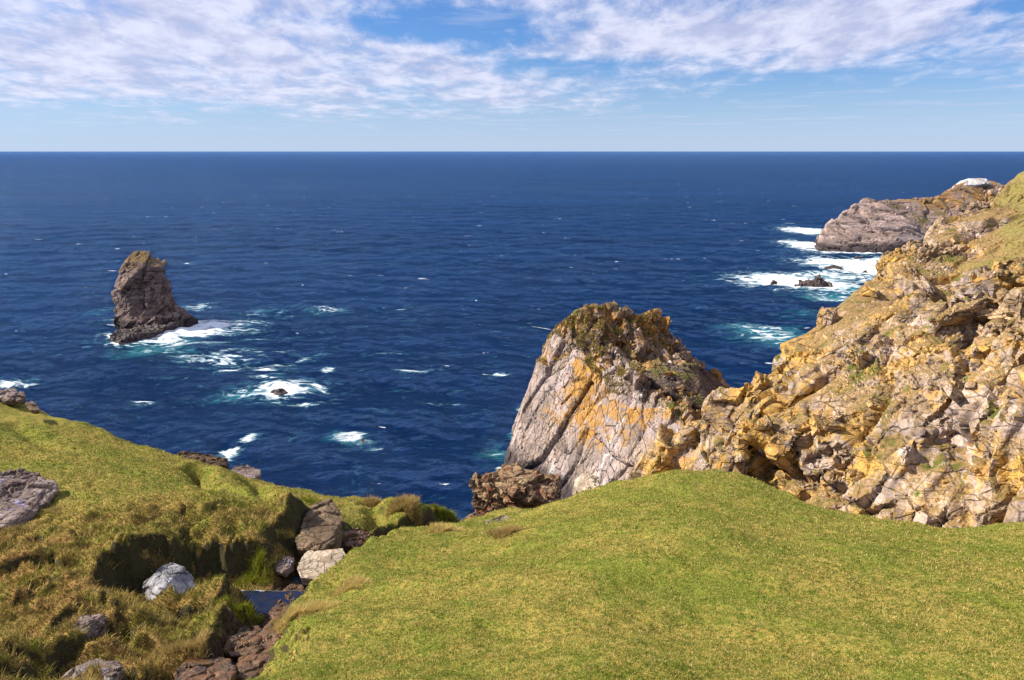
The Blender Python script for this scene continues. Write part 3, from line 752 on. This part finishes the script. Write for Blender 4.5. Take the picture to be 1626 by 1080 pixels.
prom = rock('rock_promontory', [main, cap1, cap2, cap3], 0.22, ((8, 0.7), (3.2, 0.85), (1.3, 0.42), (0.6, 0.14)), m_prom, rot=(0.25, 0.45, 0.2), stretch=(0.5, 0.9, 1.7), seed=5, calm=lambda v: 0.18 + 1.0 * smooth(-1.5, 1.5, crest(v)), turf=lambda v: -0.45 + 0.55 * smooth(-1.0, 1.5, crest(v)), relaxn=1, base=(15, 100, 0))
tag(prom, 'pyramid shaped promontory with sunlit white and ochre face and rough grassy top', 'promontory')
slab = [at(1035, 574, 97.5), at(1098, 574, 101.5), at(1166, 625, 104), at(1169, 642, 101.5), at(1122, 655, 91), at(1052, 618, 90.5), at(1015, 588, 93.5)]
slab = [p + W3(0.2, -1.6, 0.3) for p in slab]
slab = slab + [p - W3(1.5, -3, 5) for p in slab]
rock('slab', [slab], 0.22, ((5, 0.25), (2, 0.15), (0.8, 0.06)), m_slab, prom, rot=(0.3, 0.7, 0.5), stretch=(1.5, 1.2, 0.4), seed=12)['label'] = 'dark brown dipping slab'

def turf_part(parent, zmin, zfade, n, hgt, wid, seed, mat, nzmin=0.45, slope=0.0):
    """Rough grass rooted on the upward facets of a rock's top."""
    me = parent.data
    v = np.empty(len(me.vertices) * 3); me.vertices.foreach_get('co', v); v = v.reshape(-1, 3)
    lv = np.empty(len(me.loops), np.int32); me.loops.foreach_get('vertex_index', lv); f = lv.reshape(-1, 4)
    N = vnormals(v, f); fn = N[f].mean(1); c = v[f].mean(1); wz = c[:, 2] + parent.location[2]
    p = smooth(nzmin, nzmin + 0.3, fn[:, 2]) * smooth(zmin, zfade, wz - slope * np.maximum(c[:, 0] + parent.location[0] - 17, 0)) * smooth(-0.15, 0.25, fbm((c + 3) * 0.28, 3, seed))
    r = np.random.default_rng(seed)
    k = r.choice(len(f), n, p=p / p.sum())
    b = (v[f[k]] * r.dirichlet(np.ones(4), n)[:, :, None]).sum(1)
    vv, ff = blades(b, np.array([0, 0, 1.0]) * np.ones((n, 3)), hgt * r.uniform(0.4, 1.2, n), np.full(n, wid), r.uniform(0.3, 1.1, n), r)
    o = mesh_from('turf', vv, ff, mat, parent, attrs={'rnd': np.repeat(np.clip(r.normal(0.5, 0.3, n) + 0.6 * fbm(b * 0.3, 2, 3), 0, 1), 5)})
    o['kind'] = 'stuff'
    return o


turf_part(prom, 13.5, 18, 12000, 0.36, 0.06, 3, m_rough, slope=0.45)
# ------------------------------------------------------------------ sea stack on the left
Y0 = 186.0
st = [at(181, 508, Y0 + 5), at(195, 521, Y0 - 1), at(246, 525, Y0 - 2), at(316, 506, Y0 + 6), at(262, 500, Y0 + 18), at(200, 498, Y0 + 16)]
low = st + [at(184, 485, Y0 + 6), at(281, 487, Y0 + 8), at(230, 490, Y0 + 1), at(265, 478, Y0 + 10)] + [p - W3(0, 0, 3) for p in st]
mid = [at(181, 494, Y0 + 4), at(179, 462, Y0 + 6), at(183, 446, Y0 + 6), at(276, 482, Y0 + 6), at(272, 452, Y0 + 8), at(250, 505, Y0 + 1), at(205, 505, Y0 + 1), at(200, 465, Y0 + 1), at(245, 455, Y0 + 2), at(262, 445, Y0 + 16), at(196, 445, Y0 + 15), at(266, 490, Y0 + 17)]
top = [at(181, 448, Y0 + 6), at(192, 428, Y0 + 6), at(206, 408, Y0 + 8), at(214, 401, Y0 + 9), at(230, 401, Y0 + 9), at(240, 410, Y0 + 8), at(260, 420, Y0 + 9), at(267, 440, Y0 + 8), at(272, 458, Y0 + 8), at(225, 430, Y0 + 3), at(212, 458, Y0 + 1), at(250, 435, Y0 + 4), at(252, 430, Y0 + 15), at(205, 418, Y0 + 14)]
stack = rock('sea_stack', [low, mid, top], 0.30, ((7, 1.4), (3, 0.9), (1.3, 0.22)), m_stack, rot=(0.2, -0.85, 0.5), stretch=(1.9, 1, 0.6), seed=21, base=at_z(235, 515))
tag(stack, 'tall dark sea stack standing in foam on the left', 'sea stack')
turf_part(stack, 13, 19, 700, 0.40, 0.10, 4, m_dry, 0.35)
led = [at_z(172, 541), at_z(192, 547), at_z(242, 537), at_z(285, 523), at_z(304, 514), at_z(245, 527), at_z(182, 534)]
led = led + [p + W3(0, 0, d) for p, d in zip(led, (0.9, 1.2, 1.5, 2.0, 2.2, 1.6, 1.3))] + [p - W3(0, 0, 2) for p in led]
rock('ledge', [led], 0.25, ((3, 0.7), (1.2, 0.4)), m_wash, stack, seed=23)['label'] = 'low brown ledge along the waterline'

# ------------------------------------------------------------------ far headland
fr = [at_z(1291, 386), at_z(1299, 398), at_z(1350, 401), at_z(1400, 402), at_z(1450, 395), at_z(1490, 385)]
hA = fr + [p - W3(0, 0, 3) for p in fr] + [at(1312, 357, 352), at(1335, 339, 358), at(1352, 328, 362), at(1374, 312, 370), at(1392, 317, 370), at(1412, 333, 362), at(1446, 351, 355), at(1484, 374, 352), W3(180, 400, -3), W3(215, 400, -3)]
hB = [at(1385, 324, 378), at(1398, 318, 382), at(1433, 314, 386), at(1446, 352, 372), at(1490, 380, 366), at(1470, 316, 388), at(1492, 312, 388), at(1530, 372, 370), W3(195, 420, -3), W3(260, 420, -3), W3(190, 380, -3)]
hC = [at(1470, 316, 388), at(1492, 309, 390), at(1517, 300, 394), at(1530, 290, 396), at(1542, 283, 398), at(1575, 283, 398), at(1597, 292, 396), at(1615, 330, 385), at(1560, 345, 380), at(1520, 372, 372), W3(250, 425, -3), W3(310, 420, -3), W3(280, 370, -3)]
head = rock('headland', [hB, hC], 0.75, ((16, 1.6), (7, 0.8), (3, 0.25), (1.6, 0.1)), m_head, rot=(0.2, 0.55, 0.2), stretch=(1.6, 1.2, 0.5), seed=31, base=(210, 370, 0))
tag(head, 'distant low rocky headland of striped slabs with surf at its foot', 'headland')
rock('front_slab', [hA], 0.6, ((14, 1.3), (6, 0.5), (2.5, 0.18), (1.2, 0.08)), m_hslab, head, rot=(0.1, 0.45, 0.25), stretch=(2.2, 1.2, 0.35), seed=35)['label'] = 'grey striped slab sloping into the surf'
wc = [at(1518, 300, 392), at(1540, 281, 394), at(1552, 278, 396), at(1572, 279, 396), at(1592, 288, 394), at(1570, 287, 390), at(1540, 289, 390), at(1522, 299, 390)]
wc = [p + W3(0, 3.5, -1.7) for p in wc] + [p + W3(0, 9, -2.5) for p in wc]
rock('summit_rocks', [wc], 0.4, ((3, 0.35), (1.5, 0.2)), m_white, head, seed=33)['label'] = 'bright white rock along the summit'

# ------------------------------------------------------------------ rocks in the surf
def surf_rock(u, v, w, h, seed, label, dep=1.0, skew=0.2, group=None, mat=None):
    c = at_z(u, v); k = c[1] / F
    hw, hh = w * k / 2, h * k * 1.1
    r = np.random.default_rng(seed)
    pts = []
    for a in np.linspace(0, 2 * np.pi, 9)[:-1]:
        s = r.uniform(0.8, 1.15)
        pts.append(c + W3(hw * s * math.cos(a), hw * 0.7 * dep * s * math.sin(a), -0.6)); pts.append(c + W3(hw * 0.92 * s * math.cos(a), hw * 0.62 * dep * s * math.sin(a), hh * 0.15))
    for q in range(4):
        pts.append(c + W3(hw * r.uniform(-0.4, 0.4) + hw * skew, hw * dep * r.uniform(-0.3, 0.3), hh * r.uniform(0.7, 1.05)))
    o = rock('surf_rock', [pts], max(0.12, hw / 22), ((hw * 0.8, hh * 0.35), (hw * 0.3, hh * 0.2)), mat or m_wash, seed=seed, base=c)
    return tag(o, label, 'rock', group)
surf_rock(1290, 455, 58, 15, 41, 'dark pointed rock in the broad white surf left of the cliff', 0.9, 0.25)
surf_rock(1228, 453, 13, 8, 42, 'small dark rock at the left end of the broad surf patch')
surf_rock(442, 624, 34, 6, 43, 'flat dark rock ringed by foam between stack and shore', 1.2, 0.0)
surf_rock(576, 703, 10, 7, 44, 'tiny pinkish rock awash in a small foam patch near shore', mat=m_brown)
G1 = 'low rocks awash below the far headland'
surf_rock(1362, 411, 12, 4, 45, 'sliver of dark rock in surf just under the far headland', group=G1)
surf_rock(1323, 425, 26, 4, 46, 'long low dark rock in the surf band nearer the cliff', 1.4, group=G1)
surf_rock(1373, 434, 9, 5, 47, 'small dark rock in surf beside the cliff edge', group=G1)

# ------------------------------------------------------------------ boulders on the near ground
def boulder(name, front, depth, thick, voxel, amps, mat, label, seed, group=None, cat='boulder', sink=0.0, stretch=(1, 1, 0.6), rot=(0.4, 0.3, 0.6)):
    """front: outline pixels with distance; the body goes back by depth metres and down by thick."""
    f = [at(*p) for p in front]
    b = [p + W3(0, depth, -depth * 0.15) for p in f]
    lo = [p + W3(0, depth * 0.4, -thick) for p in f]
    o = rock(name, [f + b + lo], voxel, amps, mat, seed=seed, stretch=stretch, rot=rot, base=np.mean(f, axis=0) - W3(0, 0, thick * 0.5))
    return tag(o, label, cat, group)

boulder('boulder', [(472, 892, 14.6), (480, 886, 14.9), (536, 884, 15.0), (541, 892, 14.7), (538, 912, 14.3), (505, 921, 14.1), (476, 918, 14.1), (471, 903, 14.3)], 0.5, 0.3, 0.026, ((0.6, 0.03), (0.2, 0.012)), m_pale, 'pale tan squared block lit by the sun at the stream edge', 51)
boulder('boulder', [(470, 858, 15.7), (484, 818, 16.6), (514, 808, 17.0), (536, 838, 16.2), (532, 862, 15.7), (512, 873, 15.3), (474, 872, 15.3)], 0.8, 0.5, 0.028, ((0.8, 0.07), (0.25, 0.02)), m_brown, 'brown leaning slab just above the pale block', 52, stretch=(1.2, 1, 0.4))
boulder('boulder', [(222, 946, 13.0), (227, 926, 13.1), (240, 912, 13.2), (258, 907, 13.3), (276, 914, 13.2), (290, 930, 13.1), (296, 950, 12.9), (286, 964, 12.7), (258, 973, 12.6), (234, 963, 12.7), (256, 938, 12.6)], 0.5, 0.25, 0.022, ((0.55, 0.05), (0.2, 0.010)), m_blue, 'grey white cracked boulder in the shade of the bank hollow', 53, stretch=(1, 1, 0.9))
boulder('rock_outcrop', [(-60, 768, 17.6), (0, 756, 18.2), (34, 764, 18.1), (60, 782, 17.4), (62, 794, 17.0), (38, 818, 16.2), (5, 836, 15.5), (-60, 846, 15.3)], 0.8, 0.6, 0.045, ((1.2, 0.16), (0.4, 0.06)), m_out, 'broad flat purplish outcrop in the turf at the left', 54, cat='outcrop')
boulder('boulder', [(-12, 629, 30.2), (-5, 620, 30.6), (10, 619, 30.6), (26, 629, 30.0), (32, 636, 29.7), (10, 634, 29.7)], 0.5, 0.3, 0.05, ((0.8, 0.12), (0.3, 0.06)), m_out, 'dark topped rock on the grassy skyline at the far left', 55)
boulder('boulder', [(38, 641, 28.8), (44, 638, 29.0), (55, 647, 28.6), (56, 653, 28.2), (47, 651, 28.3)], 0.3, 0.2, 0.045, ((0.5, 0.09), (0.2, 0.04)), m_brown, 'small brown rock just below the skyline rock at far left', 56)
boulder('rock_ledge', [(276, 724, 27.0), (304, 726, 26.8), (338, 732, 26.5), (353, 743, 26.0), (350, 749, 25.6), (318, 742, 25.8), (290, 736, 26.2)], 0.8, 0.7, 0.05, ((0.8, 0.16), (0.3, 0.06)), m_peat, 'dark brown crumbling ledge along the grassy cliff edge', 57, cat='ledge')
boulder('rock_ledge', [(360, 748, 26.0), (380, 746, 26.3), (402, 755, 26.0), (404, 761, 25.7), (385, 759, 25.5), (364, 754, 25.7)], 0.8, 0.4, 0.04, ((0.9, 0.05), (0.3, 0.03)), m_out, 'flat grey rock ledge on the cliff edge above the dark hollows', 58, cat='ledge')
boulder('rock_slab', [(748, 848, 19.4), (800, 826, 20.2), (862, 816, 20.8), (866, 820, 20.4), (830, 834, 19.5), (775, 850, 18.8), (745, 856, 18.9)], 0.5, 0.3, 0.035, ((0.7, 0.07), (0.25, 0.035)), m_out, 'long flat grey slab in the turf below the rusty rock', 59, cat='slab')
boulder('boulder', [(730, 836, 23.2), (742, 826, 23.6), (756, 824, 23.8), (772, 832, 23.2), (768, 842, 22.6), (738, 846, 22.6)], 0.7, 0.6, 0.04, ((0.5, 0.12), (0.2, 0.05)), m_brown, 'brown stone at the stream lip under the rusty rock', 60)
boulder('boulder', [(912, 780, 22.2), (918, 766, 22.6), (938, 758, 22.8), (952, 766, 22.6), (948, 774, 22.2), (924, 786, 21.8)], 0.7, 0.6, 0.035, ((0.5, 0.06), (0.2, 0.03)), m_pale, 'small pale boulder on the left crest of the grassy knoll', 61)
boulder('boulder', [(102, 990, 10.3), (128, 980, 10.6), (158, 984, 10.6), (148, 1000, 10.1), (122, 1014, 9.7), (112, 1004, 9.9)], 0.4, 0.2, 0.022, ((0.35, 0.06), (0.14, 0.03)), m_out, 'brown stone poking from rough grass below the grey white boulder', 62)
boulder('rock_slab', [(96, 1078, 8.5), (130, 1066, 8.7), (168, 1070, 8.7), (176, 1084, 8.4), (100, 1092, 8.2)], 0.3, 0.2, 0.02, ((0.3, 0.05), (0.12, 0.025)), m_out, 'pale pinkish slab at the bottom edge in rough grass', 63, cat='slab')
boulder('boulder', [(436, 900, 14.4), (442, 891, 14.6), (456, 890, 14.6), (462, 898, 14.4), (452, 908, 14.1), (438, 907, 14.2)], 0.3, 0.2, 0.02, ((0.25, 0.04), (0.1, 0.02)), m_out, 'small shaded stone left of the pale block', 64)
boulder('wet_rock', [(352, 1030, 10.5), (372, 1010, 10.95), (398, 1008, 11.0), (410, 1022, 10.7), (396, 1040, 10.2), (366, 1042, 10.2)], 0.35, 0.3, 0.02, ((0.4, 0.06), (0.2, 0.02)), m_wet, 'wet brown rock in the middle of the stream cascade', 66, cat='rock')
boulder('wet_rock', [(410, 1010, 10.9), (424, 996, 11.3), (440, 1000, 11.2), (446, 1018, 10.6), (432, 1034, 10.2), (414, 1028, 10.4)], 0.3, 0.3, 0.02, ((0.4, 0.05), (0.2, 0.02)), m_wet, 'wet dark rock tight under the straw tussock at the cascade', 69, cat='rock')
boulder('wet_rock', [(366, 1062, 9.7), (392, 1046, 10.0), (424, 1042, 10.0), (430, 1060, 9.5), (400, 1082, 9.1), (372, 1078, 9.2)], 0.35, 0.3, 0.02, ((0.4, 0.06), (0.2, 0.02)), m_wet, 'mossy brown wet rock below the cascade against the knoll bank', 70, cat='rock')
boulder('wet_rock', [(444, 944, 13.2), (456, 934, 13.5), (472, 936, 13.5), (478, 946, 13.2), (462, 954, 12.9)], 0.25, 0.3, 0.02, ((0.25, 0.04), (0.1, 0.015)), m_wet, 'small wet stone standing in the left of the pool', 81, cat='rock')
boulder('wet_rock', [(486, 934, 13.8), (496, 926, 14.0), (512, 929, 14.0), (512, 938, 13.7), (496, 942, 13.5)], 0.25, 0.3, 0.02, ((0.25, 0.04), (0.1, 0.015)), m_wet, 'small wet stone in the pool right under the pale block', 82, cat='rock')
boulder('wet_rock', [(426, 974, 12.2), (438, 962, 12.5), (452, 966, 12.5), (452, 980, 12.0), (436, 986, 11.8)], 0.25, 0.3, 0.02, ((0.25, 0.04), (0.1, 0.015)), m_wet, 'wet stone at the outlet where the pool spills down', 83, cat='rock')
boulder('wet_rock', [(275, 1072, 9.2), (318, 1058, 9.6), (350, 1068, 9.3), (358, 1090, 8.7), (280, 1096, 8.6)], 0.4, 0.3, 0.022, ((0.4, 0.06), (0.2, 0.02)), m_wet, 'orange brown wet rock at the bottom edge in the stream', 67, cat='rock')
boulder('wet_rock', [(540, 852, 18.3), (560, 846, 18.8), (584, 856, 18.6), (580, 870, 17.9), (552, 876, 17.5)], 0.5, 0.4, 0.03, ((0.3, 0.10), (0.12, 0.05)), m_wet, 'dark wet rock beside the small falls beyond the pale block', 68, cat='rock')

# the rusty overhanging rock on the edge
rA = [at(739, 766, 27.0), at(748, 757, 27.4), at(790, 760, 27.0), at(830, 765, 26.8), at(838, 782, 26.2), at(770, 800, 26.4), at(752, 790, 26.8), at(800, 752, 28.2), at(835, 760, 28.0)]
rB = [at(756, 795, 26.8), at(790, 785, 26.2), at(800, 815, 26.4), at(770, 826, 26.8), at(762, 818, 27.0), at(800, 800, 28.5), at(770, 800, 28.5), at(790, 850, 27.5), at(762, 850, 27.8)]
rC = [at(788, 748, 28.4), at(800, 741, 28.8), at(852, 748, 28.4), at(882, 760, 28.0), at(890, 772, 27.4), at(880, 790, 26.6), at(840, 792, 26.2), at(830, 770, 26.8), at(795, 760, 27.6), at(880, 765, 30), at(810, 750, 30)]
rC += [p - W3(0, -0.8, 1.6) for p in rC[4:8]]
rD = [at(800, 775, 28.8), at(870, 780, 28.5), at(868, 812, 27.8), at(845, 845, 27.2), at(800, 850, 27.8), at(795, 850, 30), at(860, 785, 30)]
rust = rock('overhanging_rock', [rA, rB, rC, rD], 0.055, ((1.2, 0.24), (0.5, 0.11), (0.22, 0.035)), m_rust, seed=71, stretch=(1.3, 1.1, 0.4), rot=(0.2, 0.2, 0.2), base=at(810, 830, 27))
tag(rust, 'rusty brown overhanging rock on the edge of the drop', 'rock')

# ------------------------------------------------------------------ blocks jutting from the cliff
cq = cvv - np.array([0, 0, H])
c_depth = cq[:, 1] * CP - cq[:, 2] * SP
c_u = 813 + F * cq[:, 0] / c_depth; c_v = 540 - F * (cq[:, 1] * SP + cq[:, 2] * CP) / c_depth
def cliff_hit(u, v):
    """Nearest point of the finished cliff surface along the line of sight."""
    d = np.hypot(c_u - u, c_v - v) + np.where(cvv[:, 1] > np.interp(cvv[:, 0], CE[:, 0], CE[:, 1]) + 2.5, 1e4, 0)
    m = np.nonzero(d < max(4.0, d.min() + 0.5))[0]
    return cvv[m[np.argmin(c_depth[m])]]

protos = []
for k in range(7):
    r = np.random.default_rng(90 + k)
    sx_, sy_, sz_ = r.uniform(0.7, 1.2), r.uniform(0.6, 1.0), r.uniform(0.45, 0.95)
    pts = []
    for a in (-1, 1):
        for b in (-1, 1):
            for c in (-1, 1):
                pts.append(W3(a * sx_ * r.uniform(0.55, 1.0), b * sy_ * r.uniform(0.55, 1.0), c * sz_ * r.uniform(0.55, 1.0)))
    o = rock('cliff_block', [pts], 0.075, ((1.0, 0.13), (0.45, 0.07)), m_cliff, seed=90 + k, base=(0, 0, 0), relaxn=1)
    protos.append(o)
GB = 'angular blocks jutting from the cliff'
SPECIAL = [(1204, 604, 24, 0, 'pale pointed block at the foot of the cliff skyline beside the promontory', (0.4, 0.2, 0.3), (0.8, 0.7, 1.4)),
           (1310, 512, 22, 1, 'square topped grey pillar on the cliff skyline', (0.0, 0.1, 0.5), (0.8, 0.8, 1.7)),
           (1322, 492, 16, 2, 'yellow lichened block on top of the skyline pillar', (0.1, 0.1, 0.2), (1.2, 1, 0.7)),
           (1385, 462, 20, 3, 'orange lichened block on the cliff skyline next to the surf', (0.2, 0.2, 0.9), (1.2, 1, 0.7)),
           (1480, 462, 32, 4, 'leaning ochre slab over a dark gap high on the cliff', (0.5, 0.6, 0.3), (1.4, 1, 0.45)),
           (1452, 432, 26, 5, 'dark edged slab in the shattered band high on the cliff', (0.3, 0.7, 0.2), (1.4, 1, 0.4)),
           (1442, 562, 24, 6, 'big squared grey block in the middle of the cliff', (0.2, 0.3, 0.5), (1.1, 1, 0.9)),
           (1362, 568, 26, 1, 'tall grey slanting block left of the big squared block', (0.2, -0.5, 0.2), (0.9, 0.9, 1.5)),
           (1306, 680, 27, 0, 'yellow wedge above the deep forked crack low on the cliff', (0.3, 0.3, 0.1), (1.2, 1, 1.0)),
           (1285, 722, 25, 2, 'smooth grey slab under the deep forked crack', (0.2, 0.2, 0.4), (1.2, 0.9, 1.0)),
           (1520, 628, 28, 3, 'purplish layered slab in the shaded hollow of the cliff', (0.4, 0.6, 0.2), (1.3, 1, 0.6))]
used = set()
def put_block(k, loc, s, rot, lab, sc=(1, 1, 1), group=GB):
    o = protos[k]
    if k in used:
        o = o.copy(); COL.objects.link(o)
    used.add(k)
    o.location = loc; o.scale = tuple(s * q for q in sc); o.rotation_euler = rot
    o['label'] = lab; o['category'] = 'block'
    if group: o['group'] = group
for (u, v, px, k, lab, rot, sc) in SPECIAL:
    p = cliff_hit(u, v); put_block(k, tuple(p), px * p[1] / F * 0.9, rot, lab, sc)
r = np.random.default_rng(5)
n = 0
while n < 46:
    u, v = r.uniform(1130, 1640), r.uniform(390, 830)
    line = np.interp(u, [1130, 1200, 1300, 1380, 1440, 1540, 1640], [668, 610, 520, 465, 412, 400, 420])
    if v < line + 6 or v > np.interp(u, [1130, 1250, 1300, 1640], [745, 780, 805, 830]): continue
    p = cliff_hit(u, v)
    s = min(16, 4.5 + r.exponential(4.5)) * p[1] / F
    put_block(int(r.integers(0, 7)), tuple(p - W3(-0.25 * s, 0, 0.35 * s)), s, (r.uniform(-0.4, 0.9), r.uniform(-0.2, 0.9), r.uniform(0, 6.28)), 'angular ochre and grey block among many others on the cliff slope', (r.uniform(0.8, 1.4), r.uniform(0.8, 1.2), r.uniform(0.5, 1.1)), 'small blocks scattered on the cliff slope')
    n += 1

# ------------------------------------------------------------------ stream
sp = []
for a, b in zip(STREAM[:-1], STREAM[1:]):
    for s in np.linspace(0, 1, 14)[:-1]: sp.append(a + (b - a) * s)
sp = np.array(sp)
tg = np.gradient(sp[:, :2], axis=0); tg /= np.linalg.norm(tg, axis=1, keepdims=True); nr = np.stack([-tg[:, 1], tg[:, 0]], 1)
cols = np.linspace(-1.0, 1.0, 19)
wv = np.stack([np.stack([sp[:, 0] + nr[:, 0] * c, sp[:, 1] + nr[:, 1] * c, sp[:, 2] + 0.05 + 0 * c], 1) for c in cols], 1)
# water lies in steps: flat pools joined by short falls
zst = np.interp(np.arange(len(sp)), np.arange(len(sp)), sp[:, 2])
pool = np.floor(zst / 0.55) * 0.55; fr_ = (zst - pool) / 0.55
zst = pool + 0.55 * smooth(0.55, 1.0, fr_) - 0.06
wv[:, :, 2] = zst[:, None] + 0.10
wv = wv.reshape(-1, 3)
wv[:, 2] += 0.02 * fbm(wv * 4.0, 3, 2)
fast = np.repeat(np.clip(np.abs(np.gradient(zst)) * 9 - 0.10, 0, 1), len(cols))
m, t = material('stream_water')
geo = t.n('ShaderNodeNewGeometry'); P = geo.outputs['Position']
n1 = t.noise(P, 7.0, 5, 0.65, 0.6); n2 = t.noise(P, 22.0, 3, 0.6)
fz = t.step(t.math('ADD', t.math('MULTIPLY', t.attr('fast'), 0.5), t.math('MULTIPLY', n1, 0.8)), 0.72, 0.92)
nrm = t.bump(t.math('ADD', n1, t.math('MULTIPLY', n2, 0.4)), 0.5, 0.05)
fr = t.n('ShaderNodeFresnel'); fr.inputs['IOR'].default_value = 1.36; t.put(fr.inputs['Normal'], nrm)
dif = t.n('ShaderNodeBsdfDiffuse'); t.put(dif.inputs['Color'], t.mix(t.step(n1, 0.4, 0.6), (0.004, 0.010, 0.035), (0.016, 0.014, 0.018)))
glo = t.n('ShaderNodeBsdfGlossy'); glo.inputs['Color'].default_value = (0.55, 0.70, 1.0, 1); glo.inputs['Roughness'].default_value = 0.05; t.put(glo.inputs['Normal'], nrm)
wat = t.n('ShaderNodeMixShader'); t.put(wat.inputs[0], fr.outputs[0]); t.t.links.new(dif.outputs[0], wat.inputs[1]); t.t.links.new(glo.outputs[0], wat.inputs[2])
wht = t.n('ShaderNodeBsdfDiffuse'); wht.inputs['Color'].default_value = (0.6, 0.62, 0.66, 1)
mx = t.n('ShaderNodeMixShader'); t.put(mx.inputs[0], fz); t.t.links.new(wat.outputs[0], mx.inputs[1]); t.t.links.new(wht.outputs[0], mx.inputs[2])
o_ = t.n('ShaderNodeOutputMaterial'); t.t.links.new(mx.outputs[0], o_.inputs[0])
stream = mesh_from('stream', wv, grid_faces(len(sp), len(cols))[:, ::-1], m, attrs={'fast': fast})
tag(stream, 'narrow dark stream stepping down between grassy banks to the cliff edge', kind='structure')

# ------------------------------------------------------------------ grass tussocks along the banks
def tussock(u, v, rad, hgt, n, mat, label, seed, lean=0.7, group='grass tussocks along the banks'):
    c = hit(u, v)
    r = np.random.default_rng(seed)
    a = r.uniform(0, 2 * np.pi, n); q = rad * np.sqrt(r.uniform(0, 1, n)) * (0.75 + 0.35 * np.sin(3 * a + seed))
    x, y = c[0] + q * np.cos(a), c[1] + q * np.sin(a)
    z = ground_z(x, y)
    base = np.stack([x, y, z - 0.02], 1) - c
    out = np.stack([np.cos(a) * q / rad, np.sin(a) * q / rad, np.zeros(n)], 1)
    up = np.array([0, 0, 1.0]) + out * 0.55
    hh = hgt * r.uniform(0.5, 1.1, n) * (1.1 - 0.55 * (q / rad) ** 2)
    w = np.full(n, max(0.004, 0.00038 * c[1]))
    vv, ff = blades(base, up, hh, w, lean * r.uniform(0.2, 1, n), r)
    o = mesh_from('grass_tussock', vv, ff, mat, attrs={'rnd': np.repeat(r.uniform(0, 1, n), 5)})
    o.location = c
    tag(o, label, 'tussock', group)
tussock(462, 990, 0.50, 0.26, 2600, m_straw, 'pale straw tussock hanging over the stream at the knoll edge', 1)
tussock(500, 962, 0.42, 0.18, 1800, m_straw, 'yellowish tussock on the knoll edge by the blue pool', 2)
tussock(560, 925, 0.45, 0.14, 1700, m_straw, 'low yellow green tussock in front of the pale block', 3)
tussock(645, 806, 0.60, 0.36, 2400, m_dry, 'tall dry tussock on the seaward rim left of the green cushion', 4)
tussock(592, 806, 0.26, 0.34, 900, m_dry, 'small brown tuft sticking up on the seaward rim', 5)
tussock(705, 822, 0.62, 0.24, 2600, m_green, 'bright green grass cushion at the seaward rim by the stream lip', 6)
tussock(800, 850, 0.45, 0.26, 1500, m_dry, 'dry tussock between the flat grey slab and the stream lip', 7)
tussock(705, 848, 0.55, 0.22, 1700, m_straw, 'straw coloured tussock on the knoll across from the green cushion', 8)
tussock(405, 912, 0.40, 0.24, 1500, m_green, 'green tussock on the shaded bank top above the hollow', 9)
tussock(300, 1028, 0.38, 0.26, 1300, m_dry, 'dead brown tussock drooping over the stream at the lower left', 10)
tussock(385, 992, 0.40, 0.22, 1300, m_green, 'green tussock on the mound between hollow and stream', 11)
tussock(500, 800, 0.5, 0.16, 1200, m_green, 'low green tussock above the brown leaning slab', 12)
for k_, (u_, v_, r_, n_, what) in enumerate(((18, 842, 0.5, 900, 'rough grass growing against the lower edge of the flat outcrop'), (78, 812, 0.35, 600, 'rough grass at the right corner of the flat outcrop'), (252, 985, 0.35, 900, 'rough grass covering the foot of the grey white boulder'),
        (128, 1020, 0.3, 700, 'rough grass in front of the brown stone below the boulder'), (470, 935, 0.2, 400, 'wet grass at the waterline left under the pale block'), (455, 880, 0.25, 500, 'grass on the wall foot beside the brown leaning slab'))):
    tussock(u_, v_, r_, 0.17, n_, m_rough, what, 40 + k_)
tussock(255, 905, 0.26, 0.20, 700, m_dry, 'brown tuft right above the grey white boulder', 13)

# ------------------------------------------------------------------ view
scene.view_settings.view_transform = 'Standard'; scene.view_settings.look = 'None'
scene.view_settings.exposure = 0.84; scene.view_settings.gamma = 1
scene.render.engine = 'CYCLES'
scene.cycles.max_bounces = 5; scene.cycles.diffuse_bounces = 2; scene.cycles.glossy_bounces = 3
